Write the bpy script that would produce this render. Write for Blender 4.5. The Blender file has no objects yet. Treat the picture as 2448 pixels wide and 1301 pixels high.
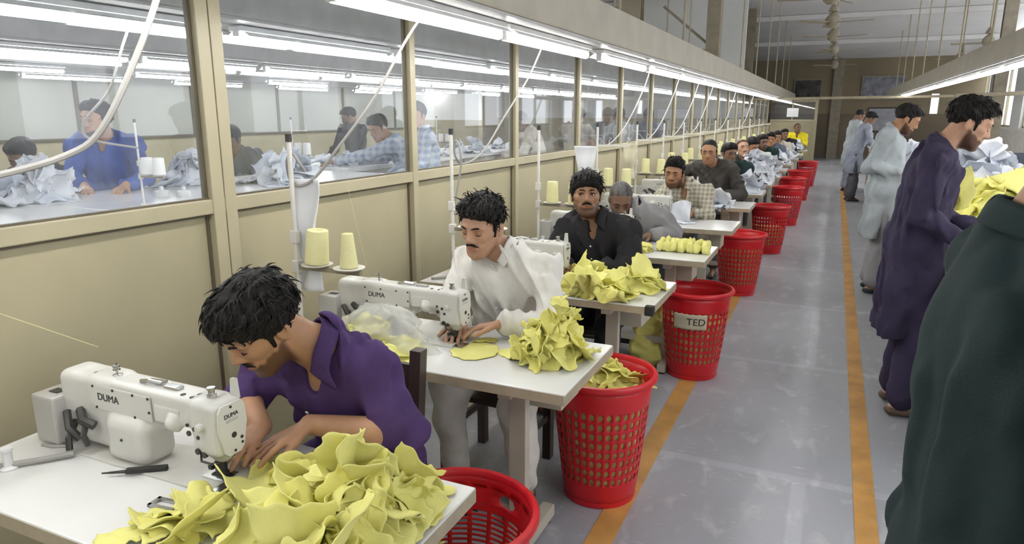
EXPOSURE = 0.0
FINE = True
import bpy, bmesh, math, random, time
import numpy as np
from mathutils import Vector, Matrix
T0 = time.time()
random.seed(7)
RNG = np.random.default_rng(11)
SC = bpy.context.scene
COL = SC.collection
PI = math.pi
V = lambda *a: np.array(a, float)

# ---------------------------------------------------------------- camera frame (pixel maths only for the camera itself)
FPX, VPX, VPY, CAMH = 1650.0, 2000.0, 272.0, 1.62
W_, H_ = 2448, 1301
_p = math.atan((H_/2-VPY)/FPX)
_v = V((VPX-W_/2)/FPX, (H_/2-VPY)/FPX, 1.0); _v /= np.linalg.norm(_v)
_psi = math.atan2(_v[0], _v[1]*math.sin(_p)+_v[2]*math.cos(_p))
CAM_R = V(math.cos(_psi), math.sin(_psi), 0)
CAM_HF = V(-math.sin(_psi), math.cos(_psi), 0)
CAM_FW = math.cos(_p)*CAM_HF + V(0, 0, -math.sin(_p))
CAM_UP = math.sin(_p)*CAM_HF + V(0, 0, math.cos(_p))
def view_dir(r, u, f):
    """a direction given as seen from where the photographer stands"""
    d = r*CAM_R + u*CAM_UP + f*CAM_FW
    return d/np.linalg.norm(d)

# ---------------------------------------------------------------- object helpers
def tag(o, label=None, cat=None, group=None, kind=None):
    if label: o['label'] = label
    if cat: o['category'] = cat
    if group: o['group'] = group
    if kind: o['kind'] = kind
    return o
def empty(name, loc=(0, 0, 0), rz=0.0, label=None, cat=None, group=None):
    o = bpy.data.objects.new(name, None); COL.objects.link(o)
    o.location = loc; o.rotation_euler = (0, 0, rz); o.empty_display_size = .1
    return tag(o, label, cat, group)
def fast_mesh(name, verts, quads=None, tris=None, smooth=True):
    me = bpy.data.meshes.new(name)
    verts = np.asarray(verts, np.float32)
    me.vertices.add(len(verts)); me.vertices.foreach_set('co', verts.ravel())
    faces, n = [], 0
    loops = np.concatenate([np.asarray(a, np.int32).ravel() for a in (quads, tris) if a is not None and len(a)])
    nq = len(quads) if quads is not None else 0; nt = len(tris) if tris is not None else 0
    starts = np.concatenate([np.arange(nq)*4, nq*4+np.arange(nt)*3]).astype(np.int32)
    me.loops.add(len(loops)); me.loops.foreach_set('vertex_index', loops)
    me.polygons.add(nq+nt); me.polygons.foreach_set('loop_start', starts)
    if smooth: me.polygons.foreach_set('use_smooth', np.ones(nq+nt, bool))
    me.update(calc_edges=True); me.validate()
    return me
def obj(name, me, mat=None, parent=None, loc=None):
    o = bpy.data.objects.new(name, me); COL.objects.link(o)
    if mat is not None and len(me.materials) == 0: me.materials.append(mat)
    if parent is not None: o.parent = parent
    if loc is not None: o.location = loc
    return o
class MB:
    """collects plain solids into one mesh"""
    def __init__(s): s.bm = bmesh.new()
    def box(s, lo, hi, bev=0.0, rot=None, piv=None):
        lo = Vector(lo); hi = Vector(hi)
        r = bmesh.ops.create_cube(s.bm, size=1.0); vs = r['verts']
        c = (lo+hi)/2; d = hi-lo
        for v in vs: v.co = Vector((v.co.x*d.x, v.co.y*d.y, v.co.z*d.z))+c
        if bev > 0:
            es = list({e for v in vs for e in v.link_edges})
            rr = bmesh.ops.bevel(s.bm, geom=es, offset=bev, segments=2, affect='EDGES', profile=.6)
            vs = list({v for f in rr['faces'] for v in f.verts} | {v for v in vs if v.is_valid})
        if rot is not None:
            bmesh.ops.rotate(s.bm, cent=Vector(piv if piv is not None else c), matrix=rot, verts=[v for v in vs if v.is_valid])
        return s
    def tube(s, pts, r, n=8, caps=True):
        pts = [Vector(p) for p in pts]
        rs = r if isinstance(r, (list, tuple)) else [r]*len(pts)
        rings = []; prev = None
        for i, p in enumerate(pts):
            t = (pts[min(i+1, len(pts)-1)]-pts[max(i-1, 0)]).normalized()
            if prev is None:
                a = Vector((0, 0, 1)) if abs(t.z) < .9 else Vector((1, 0, 0))
                u = t.cross(a).normalized()
            else:
                u = (prev - t*prev.dot(t))
                u = u.normalized() if u.length > 1e-6 else t.cross(Vector((1, 0, .3))).normalized()
            prev = u; w = t.cross(u)
            rings.append([s.bm.verts.new(p+(u*math.cos(2*PI*k/n)+w*math.sin(2*PI*k/n))*rs[i]) for k in range(n)])
        for a, b in zip(rings, rings[1:]):
            for k in range(n): s.bm.faces.new((a[k], a[(k+1) % n], b[(k+1) % n], b[k]))
        if caps:
            s.bm.faces.new(rings[0][::-1]); s.bm.faces.new(rings[-1])
        return s
    def lathe(s, prof, c=(0, 0, 0), n=24, axis=None, close=False):
        rings = []
        M = Matrix.Identity(3) if axis is None else Vector((0, 0, 1)).rotation_difference(Vector(axis)).to_matrix()
        c = Vector(c)
        for r, z in prof:
            rings.append([s.bm.verts.new(M @ Vector((r*math.cos(2*PI*k/n), r*math.sin(2*PI*k/n), z))+c) for k in range(n)])
        for a, b in zip(rings, rings[1:]):
            for k in range(n): s.bm.faces.new((a[k], a[(k+1) % n], b[(k+1) % n], b[k]))
        if close:
            s.bm.faces.new(rings[0][::-1]); s.bm.faces.new(rings[-1])
        return s
    def poly(s, pts, d):
        """polygon pts extruded by vector d"""
        a = [s.bm.verts.new(p) for p in pts]; b = [s.bm.verts.new(Vector(p)+Vector(d)) for p in pts]
        n = len(pts)
        s.bm.faces.new(a); s.bm.faces.new(b[::-1])
        for i in range(n): s.bm.faces.new((a[i], b[i], b[(i+1) % n], a[(i+1) % n]))
        return s
    def mesh(s, name, smooth=False):
        bmesh.ops.recalc_face_normals(s.bm, faces=s.bm.faces)
        me = bpy.data.meshes.new(name); s.bm.to_mesh(me); s.bm.free()
        if smooth:
            me.polygons.foreach_set('use_smooth', np.ones(len(me.polygons), bool))
            try: me.set_sharp_from_angle(angle=math.radians(40))
            except Exception: pass
        return me
    def build(s, name, mat, parent=None, smooth=False, loc=None):
        return obj(name, s.mesh(name, smooth), mat, parent, loc)
def copy_tree(o, parent=None):
    c = o.copy(); COL.objects.link(c)
    if parent is not None: c.parent = parent
    for ch in list(o.children): copy_tree(ch, c)
    return c
def text_mesh(body, size, depth=.0006):
    cu = bpy.data.curves.new('lettering', 'FONT'); cu.body = body; cu.size = size; cu.extrude = depth
    cu.align_x = 'CENTER'; cu.align_y = 'CENTER'
    o = bpy.data.objects.new('lettering', cu); COL.objects.link(o)
    dg = bpy.context.evaluated_depsgraph_get(); dg.update()
    me = bpy.data.meshes.new_from_object(o.evaluated_get(dg))
    bpy.data.objects.remove(o)
    return me

# ---------------------------------------------------------------- materials
def srgb(*c): return tuple(((x/255)/12.92 if x/255 <= .04045 else (((x/255)+.055)/1.055)**2.4) for x in c)
def mat(name, col, rough=.5, metal=0.0, var=.06, vscale=6.0, bump=0.0, bscale=200.0, spec=.5, emit=None, attr=None, coat=0.0, stretch=None, sheen=0.0):
    m = bpy.data.materials.new(name); m.use_nodes = True
    nt = m.node_tree; b = nt.nodes['Principled BSDF']
    b.inputs['Roughness'].default_value = rough; b.inputs['Metallic'].default_value = metal
    b.inputs['Specular IOR Level'].default_value = spec
    if coat: b.inputs['Coat Weight'].default_value = coat
    if sheen:
        b.inputs['Sheen Weight'].default_value = sheen; b.inputs['Sheen Roughness'].default_value = .6
    tc = nt.nodes.new('ShaderNodeTexCoord')
    src = tc.outputs['Object']
    if stretch is not None:
        mp = nt.nodes.new('ShaderNodeMapping'); mp.inputs['Scale'].default_value = stretch
        nt.links.new(src, mp.inputs['Vector']); src = mp.outputs['Vector']
    nz = nt.nodes.new('ShaderNodeTexNoise'); nz.inputs['Scale'].default_value = vscale; nz.inputs['Detail'].default_value = 4
    nt.links.new(src, nz.inputs['Vector'])
    rp = nt.nodes.new('ShaderNodeValToRGB')
    lo = tuple(max(0, c*(1-var*2)) for c in col); hi = tuple(min(1, c*(1+var*2)) for c in col)
    rp.color_ramp.elements[0].color = (*lo, 1); rp.color_ramp.elements[0].position = .3
    rp.color_ramp.elements[1].color = (*hi, 1); rp.color_ramp.elements[1].position = .7
    nt.links.new(nz.outputs['Fac'], rp.inputs['Fac'])
    out = rp.outputs['Color']
    if attr:
        at = nt.nodes.new('ShaderNodeAttribute'); at.attribute_name = attr
        mx = nt.nodes.new('ShaderNodeMix'); mx.data_type = 'RGBA'; mx.blend_type = 'MULTIPLY'; mx.inputs['Factor'].default_value = 1
        nt.links.new(out, mx.inputs['A']); nt.links.new(at.outputs['Color'], mx.inputs['B']); out = mx.outputs['Result']
    nt.links.new(out, b.inputs['Base Color'])
    if bump:
        n2 = nt.nodes.new('ShaderNodeTexNoise'); n2.inputs['Scale'].default_value = bscale; n2.inputs['Detail'].default_value = 3
        nt.links.new(src, n2.inputs['Vector'])
        bp = nt.nodes.new('ShaderNodeBump'); bp.inputs['Strength'].default_value = bump; bp.inputs['Distance'].default_value = .01
        nt.links.new(n2.outputs['Fac'], bp.inputs['Height']); nt.links.new(bp.outputs['Normal'], b.inputs['Normal'])
    if emit:
        b.inputs['Emission Color'].default_value = (*emit[0], 1); b.inputs['Emission Strength'].default_value = emit[1]
    return m
def checks_mat(name, a, b_, scale=14, rough=.8):
    """woven check: two sets of stripes"""
    m = mat(name, a, rough, var=.05)
    nt = m.node_tree; b = nt.nodes['Principled BSDF']
    tc = nt.nodes.new('ShaderNodeTexCoord')
    ws = []
    for d in ('X', 'Z'):
        w = nt.nodes.new('ShaderNodeTexWave'); w.bands_direction = d; w.inputs['Scale'].default_value = scale; w.inputs['Distortion'].default_value = 1.2
        nt.links.new(tc.outputs['Object'], w.inputs['Vector']); ws.append(w)
    ad = nt.nodes.new('ShaderNodeMath'); ad.operation = 'ADD'
    nt.links.new(ws[0].outputs['Fac'], ad.inputs[0]); nt.links.new(ws[1].outputs['Fac'], ad.inputs[1])
    rp = nt.nodes.new('ShaderNodeValToRGB')
    rp.color_ramp.elements[0].color = (*a, 1); rp.color_ramp.elements[0].position = .35
    rp.color_ramp.elements[1].color = (*b_, 1); rp.color_ramp.elements[1].position = .75
    dv = nt.nodes.new('ShaderNodeMath'); dv.operation = 'MULTIPLY'; dv.inputs[1].default_value = .5
    nt.links.new(ad.outputs[0], dv.inputs[0]); nt.links.new(dv.outputs[0], rp.inputs['Fac'])
    nt.links.new(rp.outputs['Color'], b.inputs['Base Color'])
    return m
M = {}
M['wall'] = mat('painted_board', (.395, .352, .228), .45, var=.05, vscale=1.6, bump=.05, bscale=30)
M['post'] = mat('painted_post', (.425, .38, .255), .4, var=.04, vscale=3)
M['groove_shade_divider'] = mat('dark_groove_shade_divider', (.105, .088, .055), .6)  # dark tone for painted groove shade; also the far partition's dark rail and dividers
M['beige'] = mat('beige_trunking', (.40, .365, .29), .5, var=.05, vscale=4)
M['reflector'] = mat('grey_reflector', (.46, .455, .45), .45, var=.05)
M['hallwall'] = mat('hall_plaster', (.265, .215, .135), .8, var=.08, vscale=.7)
M['dado'] = mat('brown_dado_paint', (.165, .127, .08), .6, var=.06, vscale=1)
M['roofwhite'] = mat('roof_sheet', (.80, .785, .765), .8, var=.04, vscale=.6)
M['steel'] = mat('painted_steel', (.30, .26, .19), .5, var=.08)
M['rod'] = mat('hanger_rod', (.40, .345, .24), .5, metal=.0)
M['whitewall'] = mat('white_plaster', (.78, .78, .75), .8, var=.03, vscale=1)
M['tubeglow'] = mat('fluorescent_tube', (.9, .9, .9), .4, emit=((1.0, .985, .95), 30.0))
M['cap'] = mat('white_plastic', (.8, .8, .8), .4)
M['laminate'] = mat('white_laminate', (.86, .86, .84), .2, var=.015, vscale=3, spec=.5)
M['edge'] = mat('laminate_edge', (.42, .355, .25), .4, var=.05, vscale=20)
M['legpaint'] = mat('cream_steel', (.52, .485, .40), .4, var=.04)
M['machine'] = mat('machine_enamel', (.69, .68, .63), .28, var=.025, vscale=5, spec=.5)
M['machinegrey'] = mat('oil_box_plastic', (.52, .51, .48), .3, var=.03)
M['dark'] = mat('blackened_metal', (.03, .028, .025), .45, var=.1)
M['chrome'] = mat('bright_steel', (.6, .6, .58), .25, metal=1.0)
M['ink'] = mat('black_ink', (.02, .02, .022), .5)
M['wood'] = mat('dark_brown_wood', (.038, .024, .018), .4, var=.15, vscale=5, stretch=(1, 1, .1))
M['woodred'] = mat('brown_wood', (.10, .045, .03), .45, var=.12, vscale=6)
M['red'] = mat('red_plastic', (.60, .012, .02), .33, var=.04, vscale=4, spec=.5)
M['yellow'] = mat('yellow_cotton', (.88, .845, .30), .9, var=.025, vscale=14, bump=.12, bscale=260, spec=.2)
M['yellow2'] = mat('deeper_yellow_cotton', (.86, .81, .25), .9, var=.025, vscale=14, bump=.12, bscale=260, spec=.2)
M['white'] = mat('white_cotton', (.74, .76, .81), .9, var=.04, vscale=10, bump=.1, bscale=260, spec=.2)
M['whiteblue'] = mat('bluish_white_cotton', (.62, .67, .76), .9, var=.05, vscale=10, bump=.1, bscale=260, spec=.2)
M['thread'] = mat('yellow_thread', (.84, .80, .42), .85, var=.03, vscale=30, bump=.3, bscale=600, stretch=(1, 1, 14))
M['threadwhite'] = mat('white_thread', (.85, .85, .83), .85, var=.02)
M['cable'] = mat('grey_cable', (.30, .29, .27), .5)
M['cablelight'] = mat('pale_grey_cable', (.38, .37, .345), .5)
M['stand'] = mat('white_stand_enamel', (.72, .70, .65), .35)
M['paper'] = mat('white_paper', (.82, .83, .85), .6, var=.02)
M['sign'] = mat('aged_paper', (.72, .66, .48), .6, var=.06, vscale=9)
M['rubber'] = mat('black_rubber', (.02, .02, .02), .7)
def glass_mat(name, tint=(.93, .95, .97), haze=.036, gloss=.9):
    m = bpy.data.materials.new(name); m.use_nodes = True; nt = m.node_tree
    for n in list(nt.nodes): nt.nodes.remove(n)
    out = nt.nodes.new('ShaderNodeOutputMaterial')
    tr = nt.nodes.new('ShaderNodeBsdfTransparent'); tr.inputs['Color'].default_value = (*tint, 1)
    gl = nt.nodes.new('ShaderNodeBsdfGlossy'); gl.inputs['Roughness'].default_value = .02; gl.inputs['Color'].default_value = (gloss,)*3+(1,)
    fr = nt.nodes.new('ShaderNodeFresnel')
    ge = nt.nodes.new('ShaderNodeNewGeometry'); io = nt.nodes.new('ShaderNodeMapRange'); io.inputs['To Min'].default_value = 1.45; io.inputs['To Max'].default_value = 1/1.45
    nt.links.new(ge.outputs['Backfacing'], io.inputs['Value']); nt.links.new(io.outputs[0], fr.inputs['IOR'])
    mx = nt.nodes.new('ShaderNodeMixShader')
    nt.links.new(fr.outputs[0], mx.inputs[0]); nt.links.new(tr.outputs[0], mx.inputs[1]); nt.links.new(gl.outputs[0], mx.inputs[2])
    df = nt.nodes.new('ShaderNodeBsdfDiffuse'); df.inputs['Color'].default_value = (.75, .77, .82, 1)
    tc = nt.nodes.new('ShaderNodeTexCoord'); mp = nt.nodes.new('ShaderNodeMapping'); mp.inputs['Scale'].default_value = (1, 5, .5)
    nz = nt.nodes.new('ShaderNodeTexNoise'); nz.inputs['Scale'].default_value = 2.2; nz.inputs['Detail'].default_value = 5
    nt.links.new(tc.outputs['Object'], mp.inputs['Vector']); nt.links.new(mp.outputs['Vector'], nz.inputs['Vector'])
    rp = nt.nodes.new('ShaderNodeMapRange'); rp.inputs['From Min'].default_value = .35; rp.inputs['From Max'].default_value = .8
    rp.inputs['To Min'].default_value = haze*.6; rp.inputs['To Max'].default_value = haze*2
    nt.links.new(nz.outputs['Fac'], rp.inputs['Value'])
    m2 = nt.nodes.new('ShaderNodeMixShader')
    nt.links.new(rp.outputs[0], m2.inputs[0]); nt.links.new(mx.outputs[0], m2.inputs[1]); nt.links.new(df.outputs[0], m2.inputs[2])
    nt.links.new(m2.outputs[0], out.inputs['Surface'])
    return m
M['glass'] = glass_mat('dusty_glass')
def film_mat(name, col, op):
    m = bpy.data.materials.new(name); m.use_nodes = True; nt = m.node_tree
    b = nt.nodes['Principled BSDF']; b.inputs['Base Color'].default_value = (*col, 1); b.inputs['Roughness'].default_value = .25
    nz = nt.nodes.new('ShaderNodeTexNoise'); nz.inputs['Scale'].default_value = 9
    tc = nt.nodes.new('ShaderNodeTexCoord'); nt.links.new(tc.outputs['Object'], nz.inputs['Vector'])
    rp = nt.nodes.new('ShaderNodeMapRange'); rp.inputs['To Min'].default_value = op-.15; rp.inputs['To Max'].default_value = op+.15
    nt.links.new(nz.outputs['Fac'], rp.inputs['Value']); nt.links.new(rp.outputs[0], b.inputs['Alpha'])
    return m
M['film'] = film_mat('clear_plastic_film', (.85, .85, .82), .36)
M['film2'] = film_mat('milky_plastic_film', (.80, .82, .86), .8)
# ---------------------------------------------------------------- implicit modelling: smooth unions of limbs, polygonised to ONE surface
class Blob:
    def __init__(s): s.ops = []
    def cap(s, a, b, ra, rb=None, k=.012, op='+', flat=None):
        a = np.asarray(a, float); b = np.asarray(b, float); rb = ra if rb is None else rb
        m = max(ra, rb)
        s.ops.append((op, k, np.minimum(a-ra, b-rb), np.maximum(a+ra, b+rb), 'c', (a, b, ra, rb, flat))); return s
    def ell(s, c, r, R=None, k=.012, op='+'):
        c = np.asarray(c, float); r = np.asarray(r, float); R = np.eye(3) if R is None else np.asarray(R, float)
        e = np.sqrt(((R*r)**2).sum(1))
        s.ops.append((op, k, c-e, c+e, 'e', (c, r, R))); return s
    def box(s, c, hs, R=None, rd=.01, k=.012, op='+'):
        c = np.asarray(c, float); hs = np.asarray(hs, float); R = np.eye(3) if R is None else np.asarray(R, float)
        e = (np.abs(R)*hs).sum(1)
        s.ops.append((op, k, c-e, c+e, 'b', (c, hs, R, rd))); return s
    def plane(s, p, n, k=.006):
        """keep the side the normal points away from"""
        s.ops.append(('&', k, None, None, 'p', (np.asarray(p, float), np.asarray(n, float)))); return s
    def bounds(s):
        lo = np.min([o[2] for o in s.ops if o[0] == '+'], 0); hi = np.max([o[3] for o in s.ops if o[0] == '+'], 0)
        return lo, hi
    def grid(s, h, pad=.02, disp=None):
        lo, hi = s.bounds(); lo = lo-pad; hi = hi+pad
        n = np.ceil((hi-lo)/h).astype(int)+1
        BIG = .05
        d = np.full(n, BIG, np.float32)
        ax = [(lo[i]+h*np.arange(n[i])).astype(np.float32) for i in range(3)]
        done_disp = disp is None
        for op, k, a, b, ty, pr in s.ops:
            if op != '+' and not done_disp:
                s._disp(d, ax, disp, BIG); done_disp = True
            if a is None: i0 = np.zeros(3, int); i1 = n
            else:
                m = k+.028
                i0 = np.clip(np.floor((a-m-lo)/h).astype(int), 0, n); i1 = np.clip(np.ceil((b+m-lo)/h).astype(int)+1, 0, n)
            if np.any(i1 <= i0): continue
            sl = tuple(slice(i0[j], i1[j]) for j in range(3))
            X = ax[0][sl[0]][:, None, None]; Y = ax[1][sl[1]][None, :, None]; Z = ax[2][sl[2]][None, None, :]
            if ty == 'c':
                A, B, ra, rb, flat = pr
                X = X-np.float32(A[0]); Y = Y-np.float32(A[1]); Z = Z-np.float32(A[2]); ba = (B-A).astype(np.float32)
                L2 = max(float(ba@ba), 1e-9)
                t = np.clip((X*ba[0]+Y*ba[1]+Z*ba[2])/L2, 0, 1)
                dx = X-t*ba[0]; dy = Y-t*ba[1]; dz = Z-t*ba[2]
                q = dx*dx+dy*dy+dz*dz
                if flat is not None:
                    nn, fc = flat
                    pn = dx*nn[0]+dy*nn[1]+dz*nn[2]
                    q = q+(1/fc**2-1)*pn*pn
                v = np.sqrt(q)-(ra+(rb-ra)*t)
            elif ty == 'e':
                c, r, R = pr; R = R.astype(np.float32)
                X = X-np.float32(c[0]); Y = Y-np.float32(c[1]); Z = Z-np.float32(c[2])
                l = [(X*R[0, j]+Y*R[1, j]+Z*R[2, j])/np.float32(r[j]) for j in range(3)]
                k0 = np.sqrt(l[0]**2+l[1]**2+l[2]**2)
                k1 = np.sqrt((l[0]/np.float32(r[0]))**2+(l[1]/np.float32(r[1]))**2+(l[2]/np.float32(r[2]))**2)
                v = k0*(k0-1)/np.maximum(k1, 1e-6)
            elif ty == 'b':
                c, hs, R, rd = pr; R = R.astype(np.float32)
                X = X-np.float32(c[0]); Y = Y-np.float32(c[1]); Z = Z-np.float32(c[2])
                l = [np.abs(X*R[0, j]+Y*R[1, j]+Z*R[2, j])-np.float32(hs[j]-rd) for j in range(3)]
                v = np.sqrt(np.maximum(l[0], 0)**2+np.maximum(l[1], 0)**2+np.maximum(l[2], 0)**2)+np.minimum(np.maximum(np.maximum(l[0], l[1]), l[2]), 0)-rd
            else:
                p, nn = pr; v = (X-np.float32(p[0]))*np.float32(nn[0])+(Y-np.float32(p[1]))*np.float32(nn[1])+(Z-np.float32(p[2]))*np.float32(nn[2])
            cur = d[sl]
            if op == '+':
                hh = np.clip(.5+.5*(cur-v)/k, 0, 1)
                d[sl] = cur+(v-cur)*hh-k*hh*(1-hh)
            else:
                w = -v if op == '-' else v
                hh = np.clip(.5-.5*(cur-w)/k, 0, 1)
                d[sl] = cur+(w-cur)*hh+k*hh*(1-hh)
        if not done_disp: s._disp(d, ax, disp, BIG)
        return d, lo, h
    def _disp(s, d, ax, disp, BIG):
        idx = np.nonzero(np.abs(d) < .035)
        P = np.stack([ax[i][idx[i]] for i in range(3)], 1)
        d[idx] += disp(P).astype(np.float32)
    def mesh(s, name, h, pad=.02, disp=None, smooth=1, clip=None):
        d, lo, h = s.grid(h, pad if disp is None else max(pad, .055), disp)
        v, q = surface_nets(d)
        if len(v) == 0: return None
        v = relax(v, q, smooth)
        return fast_mesh(name, v*h+lo, quads=q)
def surface_nets(d):
    S = d < 0
    nx, ny, nz = d.shape
    c = [S[i:nx-1+i, j:ny-1+j, k:nz-1+k] for i in (0, 1) for j in (0, 1) for k in (0, 1)]
    a = c[0].copy(); o = c[0].copy()
    for q in c[1:]: a &= q; o |= q
    act = o & ~a
    I = np.argwhere(act)
    if len(I) == 0: return np.zeros((0, 3)), np.zeros((0, 4), int)
    num = np.full(act.shape, -1, np.int32); num[tuple(I.T)] = np.arange(len(I))
    acc = np.zeros((len(I), 3), np.float32); cnt = np.zeros(len(I), np.float32)
    def D(o3): return d[I[:, 0]+o3[0], I[:, 1]+o3[1], I[:, 2]+o3[2]]
    for ax_ in range(3):
        for u in (0, 1):
            for w in (0, 1):
                o0 = [0, 0, 0]; o1_, o2_ = [i for i in range(3) if i != ax_]
                o0[o1_] = u; o0[o2_] = w
                oo = list(o0); oo[ax_] = 1
                a0 = D(o0); a1 = D(oo)
                m = (a0 < 0) != (a1 < 0)
                t = np.where(m, a0/np.where(m, a0-a1, 1), 0)
                p = np.zeros((len(I), 3), np.float32); p += np.array(o0, np.float32); p[:, ax_] = t
                acc[m] += p[m]; cnt[m] += 1
    v = I+acc/np.maximum(cnt, 1)[:, None]
    quads = []
    for ax_ in range(3):
        b, c2 = [(1, 2), (2, 0), (0, 1)][ax_]
        sl0 = [slice(1, -1)]*3; sl1 = [slice(1, -1)]*3
        sl0[ax_] = slice(0, -1); sl1[ax_] = slice(1, None)
        A = S[tuple(sl0)]; B = S[tuple(sl1)]
        E = np.argwhere(A != B)
        if len(E) == 0: continue
        fl = A[tuple(E.T)]
        G = E.copy()
        for i in range(3):
            if i != ax_: G[:, i] += 1
        def cell(db, dc):
            g = G.copy(); g[:, b] -= db; g[:, c2] -= dc
            return num[g[:, 0], g[:, 1], g[:, 2]]
        q = np.stack([cell(1, 1), cell(0, 1), cell(0, 0), cell(1, 0)], 1)
        q[~fl] = q[~fl][:, ::-1]
        quads.append(q)
    q = np.concatenate(quads)
    return v.astype(np.float32), q[(q >= 0).all(1)]
def relax(v, q, n):
    for _ in range(n):
        acc = np.zeros_like(v); cnt = np.zeros(len(v), np.float32)
        for a, b in ((0, 1), (1, 2), (2, 3), (3, 0)):
            np.add.at(acc, q[:, a], v[q[:, b]]); np.add.at(acc, q[:, b], v[q[:, a]])
            np.add.at(cnt, q[:, a], 1); np.add.at(cnt, q[:, b], 1)
        v = v*.5+.5*acc/np.maximum(cnt, 1)[:, None]
    return v
def fold_noise(seed, amp=.006, wl=(.09, .22), n=6, stretch=(1, 1, .45)):
    """rounded ridges in patches, as cloth creases; mostly outwards"""
    r = np.random.default_rng(seed)
    K = []
    for i in range(n):
        d = r.normal(size=3)*np.array(stretch); d /= np.linalg.norm(d)
        K.append((d*2*PI/r.uniform(*wl), r.uniform(0, 6.28), r.normal(size=3)*2*PI/.55, r.uniform(0, 6.28), r.normal(size=3)*2*PI/r.uniform(.3, .5), r.uniform(0, 6.28)))
    def f(P):
        t = np.zeros(len(P))
        for kv, ph, mv, mp, ev, ep in K:
            c = .5+.5*np.cos(P@kv+ph+1.3*np.sin(P@mv+mp))
            t += (c**1.6-.35)*np.clip(.25+np.sin(P@ev+ep), 0, 1)
        return np.clip(-amp*t, -amp*1.6, .005)
    return f
def hair_noise(seed, amp, flow):
    r = np.random.default_rng(seed)
    K = []
    for i in range(7):
        d = r.normal(size=3); d -= .85*flow*(d@flow); d /= np.linalg.norm(d)
        K.append((d*2*PI/r.uniform(.011, .04), r.uniform(0, 6.28), r.normal(size=3)*2*PI/.06, r.uniform(0, 6.28)))
    def f(P):
        t = np.zeros(len(P))
        for kv, ph, mv, mp in K: t += np.sin(P@kv+ph+1.2*np.sin(P@mv+mp))
        return amp*t/3
    return f
# ---------------------------------------------------------------- cloth pieces: small position based drape onto a growing heap
class Heap:
    def __init__(s, x0, x1, y0, y1, base, res=.01, floor_fn=None):
        s.x0, s.y0, s.res = x0, y0, res
        s.nx = int((x1-x0)/res)+1; s.ny = int((y1-y0)/res)+1
        s.h = np.full((s.nx, s.ny), base, float)
        if floor_fn is not None:
            X, Y = np.meshgrid(x0+res*np.arange(s.nx), y0+res*np.arange(s.ny), indexing='ij'); s.h = floor_fn(X, Y)
    def at(s, x, y):
        i = np.clip(((x-s.x0)/s.res).astype(int), 0, s.nx-1); j = np.clip(((y-s.y0)/s.res).astype(int), 0, s.ny-1)
        return s.h[i, j]
    def add(s, P, th=.004):
        i = np.clip(((P[:, 0]-s.x0)/s.res).astype(int), 0, s.nx-1); j = np.clip(((P[:, 1]-s.y0)/s.res).astype(int), 0, s.ny-1)
        np.maximum.at(s.h, (i, j), P[:, 2]+th)
def sheet_rest(n, sx, sy, kind, r):
    u, v = np.meshgrid(np.linspace(-1, 1, n), np.linspace(-1, 1, n), indexing='ij')
    if kind == 0: x, y = u*sx*(1-.25*v), v*sy
    elif kind == 1:
        x = u*np.sqrt(1-.45*v*v)*sx; y = v*np.sqrt(1-.45*u*u)*sy
    elif kind == 2: x, y = u*sx*(1-.35*v*v), v*sy*(1+.18*np.cos(2.4*u))
    else: x, y = u*sx, v*sy*(1+.12*u)
    x = x+.004*np.sin(9*v+r.uniform(0, 6)); y = y+.004*np.sin(8*u+r.uniform(0, 6))
    return np.stack([x, y, np.zeros_like(x)], -1)
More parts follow.
